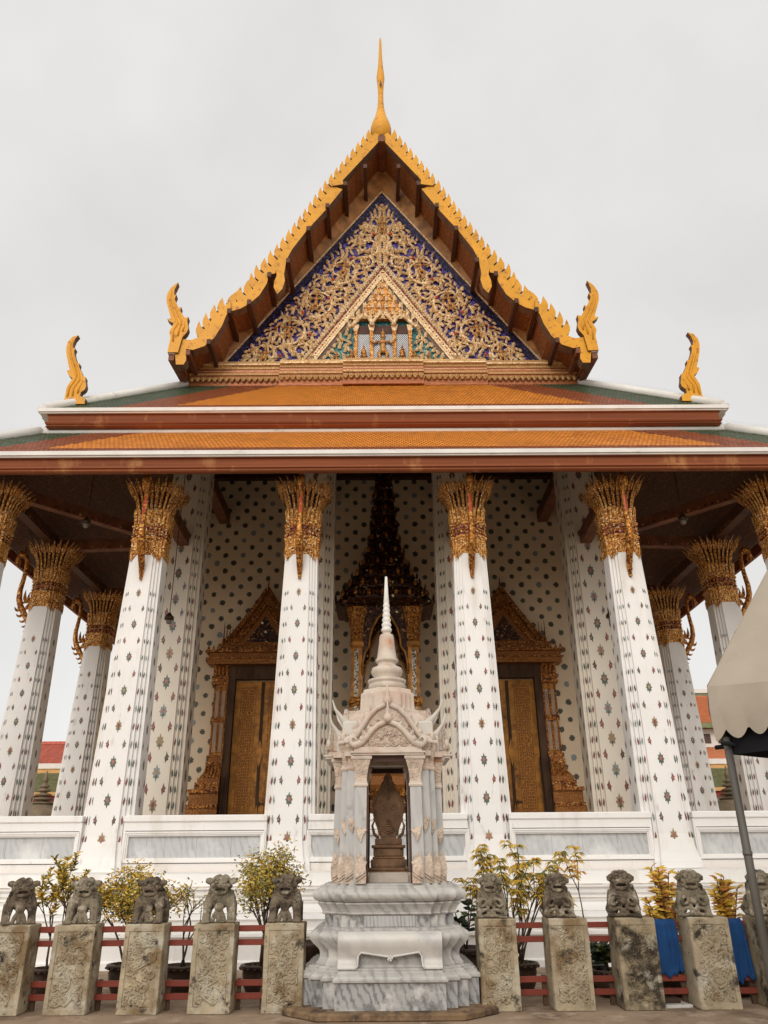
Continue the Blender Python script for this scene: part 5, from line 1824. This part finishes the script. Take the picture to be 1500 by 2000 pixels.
# blue cloths over the top rail
def blue_cloth(x0, x1, zt, zb, label, seed):
    rg = random.Random(seed)
    m = MB()
    nx, nz = 40, 22
    W_ = x1-x0
    ph = [rg.random()*6 for _ in range(4)]
    def P_(i, j, side):
        u, v = i/nx, j/nz
        fold = .012*math.sin(u*34+ph[0])+.010*math.sin(u*21+ph[1]+v*1.5)+.006*math.sin(u*60+ph[2])
        drop = (zt-zb)*v*(1+.05*math.sin(u*9+ph[3])+.03*math.sin(u*31))
        if side:
            drop *= .45
        y = (10.78-.045 if not side else 10.78+.045)
        sg = -1 if not side else 1
        x = x0+W_*u+(.05*v*W_*math.sin(u*7+ph[1]))+.06*v*(u-.3)
        return (x, y+sg*(abs(fold)*min(1, v*3+.2)+.012*v), zt-drop)
    rows = [[P_(i, j, True) for i in range(nx+1)] for j in range(nz, 0, -1)]
    rows.append([(x0+W_*i/nx, 10.78, zt+.012) for i in range(nx+1)])
    rows += [[P_(i, j, False) for i in range(nx+1)] for j in range(1, nz+1)]
    vs = [p for r in rows for p in r]
    n = nx+1
    m.add(vs, [(k*n+i, k*n+i+1, (k+1)*n+i+1, (k+1)*n+i) for k in range(len(rows)-1) for i in range(nx)], 0, True)
    o = m.build('blue_cloth', CLOTH)
    sd_ = o.modifiers.new('s', 'SOLIDIFY')
    sd_.thickness = .006
    tag(o, label, 'cloth')
blue_cloth(3.19, 3.50, .895, .33, 'short blue cloth draped over the rails right of the blotched post', 3)
blue_cloth(4.06, 4.33, .895, .26, 'longer blue cloth draped over the rails beside the tent pole', 8)

# ================================================================== potted plants
def potted_plant(x, y, label, kind, seed, h=1.5, spread=.45, pot=(.24, .36), leaf=LEAFY, leaf2=LEAFO, dens=1.0, stems=3, name='potted_shrub'):
    rg = random.Random(seed)
    o = empty(name, (x, y, 0))
    tag(o, label, 'potted plant', 'potted plants behind the fence')
    r, ph = pot
    m = MB()
    m.lathe([(r*.62, 0), (r*.70, .02), (r*.88, ph*.35), (r*.96, ph*.72), (r*.93, ph*.86), (r*1.06, ph*.9), (r*1.10, ph*.95), (r*1.06, ph), (r*.92, ph), (r*.90, ph*.9)], 24, (0, 0))
    for k in range(18):
        a = 2*PI*k/18
        m.ell((r*1.04*math.cos(a), r*1.04*math.sin(a), ph*.89), (r*.12, r*.12, .016), 0, 6)
    m.build('pot', POT, o)
    m = MB()
    m.lathe([(r*.90, ph*.86), (r*.6, ph*.92), (.01, ph*.94)], 16, (0, 0))
    m.build('soil', SOIL, o)
    br, lf = MB(), MB()
    tips = []
    def grow(p, d, L_, rr, dep):
        pts = [p]
        n = 5
        for i in range(n):
            d = (d+Vector((rg.uniform(-.14, .14), rg.uniform(-.14, .14), rg.uniform(-.02, .10)))).normalized()
            p = p+d*L_/n
            pts.append(p)
        br.tube(pts, [lerp(rr, rr*.55, i/n) for i in range(n+1)], 6)
        if dep == 0:
            tips.append((p, d))
            for q in pts[2:-1]:
                tips.append((q, (d+Vector((rg.uniform(-1, 1), rg.uniform(-1, 1), .2))).normalized()))
            return
        for i in range(rg.choice([2, 3]) if kind != 'palm' else rg.choice([1, 2])):
            a = rg.random()*6.28
            k = rg.uniform(.45, .8)
            d2 = (d+Vector((math.cos(a)*k, math.sin(a)*k*.8, .15))).normalized()
            grow(pts[rg.choice([3, 4, 5])], d2, L_*rg.uniform(.55, .8), rr*.6, dep-1)
    z0 = ph*.9
    H = h-z0
    def leaf_at(p, d, L_, wd, mt, droop=.4):
        u = d.orthogonal().normalized()
        n_ = d.cross(u)
        e = p+d*L_*.5+Vector((0, 0, -droop*L_*.12))
        f = p+d*L_+Vector((0, 0, -droop*L_*.5))
        lf.blade([p, p.lerp(e, .5), e, f], [wd*.2, wd*.8, wd, wd*.05], n_, wd*.3, mt, None, False)
    if kind in ('lance', 'fine', 'sparse'):
        for s_ in range(stems):
            a = rg.random()*6.28
            d = Vector((math.cos(a)*spread*.42/H, math.sin(a)*spread*.34/H, 1)).normalized()
            grow(Vector((rg.uniform(-.05, .05), rg.uniform(-.05, .05), z0)), d, H*.52, .017 if kind != 'fine' else .019, 2)
        for p, d in tips:
            if kind == 'lance':
                for i in range(int(9*dens)):
                    a = i*2.4
                    dd = (d*.5+Vector((math.cos(a), math.sin(a), rg.uniform(.0, .7)))).normalized()
                    leaf_at(p+d*rg.uniform(-.05, .02), dd, rg.uniform(.06, .11), .012, rg.choice([0, 0, 1, 1, 2]))
            elif kind == 'fine':
                for i in range(int(16*dens)):
                    v = Vector((rg.gauss(0, .085), rg.gauss(0, .075), rg.gauss(0, .075)))
                    dd = Vector((rg.uniform(-1, 1), rg.uniform(-1, 1), rg.uniform(-.4, .8))).normalized()
                    leaf_at(p+v, dd, rg.uniform(.03, .07), rg.uniform(.008, .014), rg.choice([0, 1, 1, 2]))
            else:
                for i in range(int(4*dens)):
                    dd = Vector((rg.uniform(-1, 1), rg.uniform(-1, 1), rg.uniform(-.2, .9))).normalized()
                    leaf_at(p, dd, rg.uniform(.03, .05), .008, rg.choice([0, 1, 2]))
    elif kind == 'palm':
        for s_ in range(stems):
            a = rg.random()*6.28
            d = Vector((math.cos(a)*spread*.9/H, math.sin(a)*spread*.5/H, 1)).normalized()
            grow(Vector((rg.uniform(-.08, .08), rg.uniform(-.06, .06), z0)), d, H*rg.uniform(.55, .78), .013, 1)
        for p, d in tips:
            if rg.random() < .45 and p.z < z0+H*.55:
                continue
            for j in range(2):
                c = p+Vector((rg.uniform(-.06, .06), rg.uniform(-.06, .06), rg.uniform(-.02, .05)))
                for i in range(int(9*dens)):
                    a = 2*PI*i/9+rg.random()*.3
                    dd = Vector((math.cos(a), math.sin(a), rg.uniform(-.15, .45))).normalized()
                    leaf_at(c, dd, rg.uniform(.08, .13), .012, rg.choice([0, 0, 0, 1, 2]), 1.3)
    elif kind == 'croton':
        for s_ in range(stems):
            a = rg.random()*6.28
            r_ = rg.random()*spread*.6
            p = Vector((rg.uniform(-.05, .05), rg.uniform(-.05, .05), z0))
            q = Vector((r_*math.cos(a), r_*math.sin(a)*.6, z0+H*rg.uniform(.55, 1.0)))
            br.tube([p, p.lerp(q, .5)+Vector((0, 0, .03)), q], [.012, .009, .006], 6)
            for i in range(int(46*dens)):
                t_ = rg.uniform(.25, 1)
                c = p.lerp(q, t_)
                b_ = rg.random()*6.28
                dd = Vector((math.cos(b_), math.sin(b_), rg.uniform(.1, .9))).normalized()
                leaf_at(c, dd, rg.uniform(.09, .15), .020, rg.choice([0, 0, 1, 0]) if t_ > .45 else rg.choice([1, 2, 0]))
    elif kind == 'ficus':
        for s_ in range(stems):
            a = rg.random()*6.28
            p = Vector((0, 0, z0))
            q = Vector((spread*.5*math.cos(a), spread*.3*math.sin(a), h*rg.uniform(.75, 1)))
            br.tube([p, p.lerp(q, .5), q], [.012, .01, .006], 6)
            for i in range(int(12*dens)):
                t_ = rg.uniform(.35, 1)
                b_ = rg.random()*6.28
                dd = Vector((math.cos(b_), math.sin(b_), rg.uniform(0, .8))).normalized()
                leaf_at(p.lerp(q, t_), dd, rg.uniform(.12, .2), .035, rg.choice([0, 0, 1]))
    if kind == 'palm' or kind == 'fine':               # weeds in the pot
        for i in range(22):
            a = rg.random()*6.28
            dd = Vector((math.cos(a), math.sin(a), rg.uniform(.6, 2))).normalized()
            leaf_at(Vector((rg.uniform(-.7, .7)*r, rg.uniform(-.7, .7)*r, z0)), dd, rg.uniform(.06, .13), .006, 2)
    if br.v:
        br.build('stem', BARK, o)
    lf.build('foliage', [leaf, leaf2, LEAFG], o)
    return o
potted_plant(-4.52, 11.75, 'potted shrub with whorls of yellow-green leaves near the left frame edge', 'lance', 21, 1.55, 1.25, (.22, .34), LEAFY, LEAFO, 1.3, 5)
potted_plant(-3.50, 11.85, 'dense bushy brown-green shrub in a dark pot behind the black-headed lion', 'fine', 22, 1.46, 1.45, (.27, .37), LEAFO, LEAFY, 2.3, 6)
potted_plant(-2.76, 11.75, 'small pot of nearly bare twigs behind the rails', 'sparse', 33, 1.25, .45, (.25, .36), LEAFY, LEAFO, .8, 2)
potted_plant(-1.72, 11.75, 'tall airy yellow shrub with dark stems in a wide dark pot, left of the shrine', 'fine', 24, 1.66, 1.15, (.26, .36), LEAFY, LEAFO, 1.4, 5)
potted_plant(1.68, 11.75, 'many-stemmed tall yellow shrub in a brown pot, right of the shrine', 'palm', 25, 1.72, .70, (.25, .36), LEAFY, LEAFO, 1.2, 14)
potted_plant(2.62, 11.85, 'slender stems with drooping palmate yellow leaves over a weedy dark pot', 'palm', 36, 1.50, .40, (.24, .33), LEAFY, LEAFP, 1.1, 4)
potted_plant(2.80, 11.45, 'low dark green potted plant behind the red rails', 'ficus', 27, .62, .30, (.22, .30), LEAFD, LEAFG, 2.2, 5)
potted_plant(3.62, 11.45, 'yellow croton in a dark pot behind the first blue cloth', 'croton', 28, 1.50, .62, (.25, .34), LEAFY, LEAFP, 1.2, 15)
potted_plant(4.42, 11.45, 'yellow and orange croton in a dark pot behind the second blue cloth', 'croton', 29, 1.46, .52, (.25, .34), LEAFY, LEAFP, 1.2, 13)
potted_plant(1.02, 11.95, 'glossy dark-leaved plant in a black pot tucked beside the marble shrine', 'ficus', 30, 1.20, .30, (.30, .52), LEAFD, LEAFG, 1.2, 3)
m = MB()
m.lathe([(.22, 0), (.26, .02), (.33, .25), (.34, .48), (.37, .54), (.37, .58), (.31, .58), (.30, .5), (.05, .48)], 24)
tag(m.build('water_jar', POT, None, (-1.12, 12.15, 0)), 'black glazed jar tucked beside the marble shrine on its left', 'jar')

m = MB()
m.box(-.17, .17, -.16, .10, 0, .035, 0, None, .006)
m.box(-.11, .08, -.05, .09, .035, .09, 1, None, .006)
tag(m.build('plaster_slab', [PAPER, POT], None, (3.33, 10.72, 0), rad(8)), 'pale grey broken slab lying under the rails by the first blue cloth', 'slab')

# ================================================================== tent at the right
tn = empty('canvas_tent', (3.50, 8.55, 0))
tag(tn, 'beige canvas tent corner with scalloped valance at the right edge', 'tent')
e1, e2 = Vector((.55, -.835, 0)), Vector((.835, .55, 0))
S_ = 3.0
zb_, zt_ = 2.74, 3.33
m = MB()
cen = (e1+e2)*S_/2
corners = [Vector((0, 0, 0)), e1*S_, e1*S_+e2*S_, e2*S_]
n = 60
def tri_pt(a, b, t_, u):
    base = a.lerp(b, t_)
    p = base.lerp(cen, u)
    rise = 3.1*u - .10*math.sin(PI*t_)*(1-u)
    wr = .055*math.sin(t_*27+u*11)*u*(1-u)*3+.035*math.sin(u*30-t_*14)*min(1, u*5)*(1-u)+.02*math.sin(u*17+t_*41)*min(1, u*6)*(1-u)
    wr *= min(1, 7*t_*(1-t_))
    return (p.x+wr, p.y-wr, zt_+rise)
for k in range(4):
    a, b = corners[k], corners[(k+1) % 4]
    vs = [tri_pt(a, b, i/n, j/30) for j in range(31) for i in range(n+1)]
    m.add(vs, [(j*(n+1)+i, j*(n+1)+i+1, (j+1)*(n+1)+i+1, (j+1)*(n+1)+i) for j in range(30) for i in range(n)], 0, True)
    for t_ in (.0, .33, .66):                       # sewn seams
        m.tube([tri_pt(a, b, t_, j/30) for j in range(28)], .006, 4, 0)
m.build('canopy', CANVAS, tn)
for k in range(4):
    a, b = corners[k], corners[(k+1) % 4]
    d = (b-a).normalized()
    nrm = Vector((d.y, -d.x, 0))
    m = MB()
    N_ = 112
    vs = []
    for i in range(N_+1):
        t_ = i/N_
        p = a.lerp(b, t_)
        sag = .10*math.sin(PI*t_)
        sc_ = abs(math.cos(PI*t_*S_/.26))
        tb = zb_+.115*(1-sc_**.8)-.0*sag + (.03*math.sin(PI*t_))
        for j in range(6):
            v = j/5
            z = lerp(zt_-.10*math.sin(PI*t_), tb, v)
            w_ = (.012*math.sin(t_*26+v*2)+.02*math.sin(v*PI))*min(1, v*3)
            q = p+nrm*w_
            vs.append((q.x, q.y, z))
    m.add(vs, [(i*6+j, (i+1)*6+j, (i+1)*6+j+1, i*6+j+1) for i in range(N_) for j in range(5)], 0, True)
    m.build('valance', CANVAS, tn)
    m = MB()                                        # black lining hung just inside
    q0, q1 = a-nrm*.10+d*.06, b-nrm*.10-d*.06
    m.add([(q0.x, q0.y, 2.60), (q1.x, q1.y, 2.60), (q1.x, q1.y, 3.30), (q0.x, q0.y, 3.30)], [(0, 1, 2, 3)])
    m.build('lining', BLACKC, tn)
for k in range(4):
    a = corners[k]
    c = a+(cen-a).normalized()*.10
    m = MB()
    m.tube([(c.x, c.y, 0), (c.x-.0, c.y, 1.5), (c.x, c.y, 2.78)], [.042, .042, .040], 12)
    m.tube([(c.x, c.y, 1.62), (c.x, c.y, 1.66)], [.047, .047], 12)
    m.build('pole', POLE, tn)
m = MB()
for k in range(4):
    a, b = corners[k], corners[(k+1) % 4]
    d = (b-a).normalized()
    nrm = Vector((d.y, -d.x, 0))
    m.tube([a-d*.12-nrm*.14+Vector((0, 0, 2.70)), b+d*.12-nrm*.14+Vector((0, 0, 2.70))], .024, 8)
m.build('frame_bar', BLACKC, tn)

# ================================================================== hanging lamps in the portico
def lamp(x, y, z, top, label):
    o = empty('hanging_lamp', (x, y, z))
    tag(o, label, 'lamp', 'hanging lamps in the portico')
    m = MB()
    m.tube([(0, 0, .1), (0, 0, top-z)], .010, 6)
    m.build('cord', BRONZE, o)
    m = MB()
    m.lathe([(.03, .16), (.05, .12), (.11, .06), (.12, 0), (.10, -.02)], 12)
    m.build('shade', BRONZE, o)
    m = MB()
    m.ell((0, 0, -.06), (.07, .07, .07), 0, 10)
    m.build('bulb', mat('frosted_glass', (.22, .19, .15), .3), o)
lamp(-5.24, 18.0, 6.95, 10.9, 'bronze bell lamp hanging on a cord beside the left inner pier')
lamp(5.46, 18.0, 6.93, 10.9, 'bronze bell lamp hanging on a cord beside the right inner pier')
lamp(-7.3, 17.2, 9.15, 10.55, 'small brass lamp high under the left end of the eave')
lamp(7.3, 17.2, 9.15, 10.55, 'small brass lamp high under the right end of the eave')

# bundles of poles leaning by the door jambs
for s, lab in ((-1, 'bundle of thin dark poles leaning at the left door jamb'), (1, 'bundle of thin dark poles leaning at the right door jamb')):
    m = MB()
    rg = random.Random(4+s)
    for i in range(5):
        x = s*3.80 + (-.92 if s < 0 else .92) + (rg.uniform(-.13, .13))
        m.tube([(x, 23.62+.02*i, 1.43), (x+rg.uniform(-.12, .12), 23.88, 1.43+rg.uniform(2.1, 3.0))], .018, 6)
    tag(m.build('pole_bundle', JAMB), lab, 'poles')

# ================================================================== behind: stone pagodas, galleries, halls
def pagoda(x, y, label):
    o = empty('stone_pagoda', (x, y, 0))
    tag(o, label, 'stone pagoda', 'stone pagodas in the court')
    m = MB()
    m.lathe([(.75, 0), (.75, 1.6), (.62, 1.7), (.62, 2.55), (.70, 2.62), (.80, 2.75), (.80, 3.05), (.74, 3.10), (.55, 3.35), (.30, 3.42)], 20)
    m.build('drum', GREYST, o)
    m = MB()
    z = 3.42
    for r in (.42, .36, .29, .23, .17):
        m.lathe([(r*.4, z-.02), (r*.9, z), (r, z+.035), (r*.7, z+.07), (r*.4, z+.09), (r*.38, z+.14)], 16)
        z += .14
    m.lathe([(.06, z), (.10, z+.1), (.05, z+.2), (.03, z+.34), (.004, z+.42)], 10)
    m.build('ringed_top', GREYST, o)
pagoda(-11.72, 28, 'round stone pagoda seen between the two left side columns')
pagoda(11.85, 28, 'round stone pagoda half hidden behind the tent pole')
def gallery(s, label):
    x0, x1 = (-42, -13.5) if s < 0 else (13.5, 42)
    o = empty('cloister_gallery', ((x0+x1)/2, 46, 0))
    tag(o, label, 'gallery')
    cx_ = (x0+x1)/2
    hw_ = (x1-x0)/2
    m = MB()
    m.box(-hw_, hw_, .3, 5, 0, 4.75, 0)
    w_ = m.build('wall', FARWHITE, o)
    m = MB()
    m.box(-hw_, hw_, -.5, .3, 4.75, 5.0, 0)
    m.build('fascia', FARRED, o)
    m = MB()
    def sl(t0, t1, mt, lift):
        a, b = Vector((0, -.7, 5.0)), Vector((0, 2.2, 6.75))
        p, q_ = a.lerp(b, t0), a.lerp(b, t1)
        m.add([(-hw_, p.y, p.z+lift), (hw_, p.y, p.z+lift), (hw_, q_.y, q_.z+lift), (-hw_, q_.y, q_.z+lift)], [(0, 1, 2, 3)], mt)
    sl(0, .12, 1, 0)
    sl(.12, .82, 0, .004)
    sl(.82, 1, 1, 0)
    m.add([(-hw_, 2.2, 6.75), (hw_, 2.2, 6.75), (hw_, 5.2, 5.0), (-hw_, 5.2, 5.0)], [(0, 1, 2, 3)], 0)
    for k in range(26):                               # tile courses
        t_ = .13+.68*k/26
        a, b = Vector((0, -.7, 5.0)), Vector((0, 2.2, 6.75))
        p = a.lerp(b, t_)
        m.box(-hw_, hw_, p.y-.02, p.y+.02, p.z, p.z+.03, 0)
    m.build('roof', [FARGREEN, FAREDGE], o)
    m = MB()
    m.box(-hw_, hw_, 2.05, 2.4, 6.72, 7.02)
    m.build('ridge', FARWHITE, o)
gallery(-1, 'low white cloister gallery with green and yellow tiled roof, left beyond the columns')
gallery(1, 'low white cloister gallery with green and yellow tiled roof, right behind the tent pole')
o = empty('red_roofed_hall', (-24, 54, 0))
tag(o, 'white hall with red sheet-metal roof rising behind the left gallery', 'hall')
m = MB()
m.box(-6, 5.0, 0, 8, 0, 7.3)
m.prism([(1.8, 7.3), (4.9, 7.3), (4.9, 9.0)], -.05, 8, 0)
m.build('wall', FARWHITE, o)
m = MB()
m.loft([[(-7, -.8, 7.35), (3.2, -.8, 7.35), (3.2, -.8, 7.5), (-7, -.8, 7.5)], [(-7, 3.6, 9.3), (5.4, 3.6, 9.3), (5.4, 3.6, 9.45), (-7, 3.6, 9.45)]], 0)
for k in range(60):
    x = -6.9+k*.2
    m.tube([(min(x, 3.15), -.8, 7.54), (min(x*1.05+.3, 5.3), 3.6, 9.49)], .025, 4, 0, False)
m.box(-7, 5.4, 3.4, 3.8, 9.4, 9.6)
m.loft([[(-7, 3.6, 9.3), (5.4, 3.6, 9.3), (5.4, 3.6, 9.45), (-7, 3.6, 9.45)], [(-7, 8.4, 7.35), (4.4, 8.4, 7.35), (4.4, 8.4, 7.5), (-7, 8.4, 7.5)]], 0)
m.build('roof', REDROOF, o)
m = MB()
m.box(-7, 3.2, -.84, -.76, 7.2, 7.36)
m.build('eave_board', FARDARK, o)
o = empty('orange_roofed_hall', (27, 56, 0))
tag(o, 'tall hall with steep orange and green tiled roof and small windows, right beyond the columns', 'hall')
m = MB()
m.box(-6.5, 8, 0, 10, 0, 9.95)
wl = m.build('wall', FARWHITE, o)
for k in range(9):
    m = MB()
    m.box(-.22, .22, -.05, .04, 8.95, 9.6)
    m.build('window', FARDARK, wl, (-6.0+k*.95, 0, 0))
m = MB()
def sl2(t0, t1, mt, l):
    a, b = Vector((0, -.8, 9.9)), Vector((0, 2.6, 13.0))
    p, q_ = a.lerp(b, t0), a.lerp(b, t1)
    m.add([(-7, p.y, p.z+l), (9, p.y, p.z+l), (9, q_.y, q_.z+l), (-7, q_.y, q_.z+l)], [(0, 1, 2, 3)], mt)
sl2(0, .14, 1, 0)
sl2(.14, .9, 0, .004)
sl2(.9, 1, 1, 0)
for k in range(30):
    t_ = .15+.74*k/30
    p = Vector((0, -.8, 9.9)).lerp(Vector((0, 2.6, 13.0)), t_)
    m.box(-7, 9, p.y-.02, p.y+.02, p.z, p.z+.035, 0)
m.add([(-7, 2.6, 13), (9, 2.6, 13), (9, 9, 9.9), (-7, 9, 9.9)], [(0, 1, 2, 3)], 0)
m.box(-7, 9, 2.45, 2.9, 12.95, 13.25, 2)
m.build('roof', [FARORANGE, FARGREEN, FARWHITE], o)
m = MB()
m.add([(-7, -3.2, 7.4), (9, -3.2, 7.4), (9, 0, 8.7), (-7, 0, 8.7)], [(0, 1, 2, 3)], 0)
m.box(-7, 9, -3.25, -3.15, 7.15, 7.42, 1)
m.box(-6.5, 8, -2.6, -.01, 0, 7.3, 1)
m.build('lower_roof', [FARORANGE, FARDARK], o)
m = MB()
m.lathe([(2.2, 0), (2.2, 6.5), (1.7, 7.2), (1.2, 8.6), (.85, 9.2), (.9, 9.5), (.55, 9.8), (.5, 10.2), (.42, 10.3), (.42, 10.6), (.34, 10.7), (.34, 11.0), (.27, 11.1), (.27, 11.4), (.2, 11.5), (.2, 11.8), (.12, 12.4), (.06, 13.6)], 16)
o = m.build('white_pagoda', FARWHITE, None, (18.75, 60, 0))
tag(o, 'distant slim white pagoda spire glimpsed between the right pier and column', 'pagoda')
m = MB()
m.lathe([(.14, 13.4), (.16, 13.6), (.05, 13.8), (.01, 14.4)], 8)
m.build('gilt_tip', FAREDGE, o)
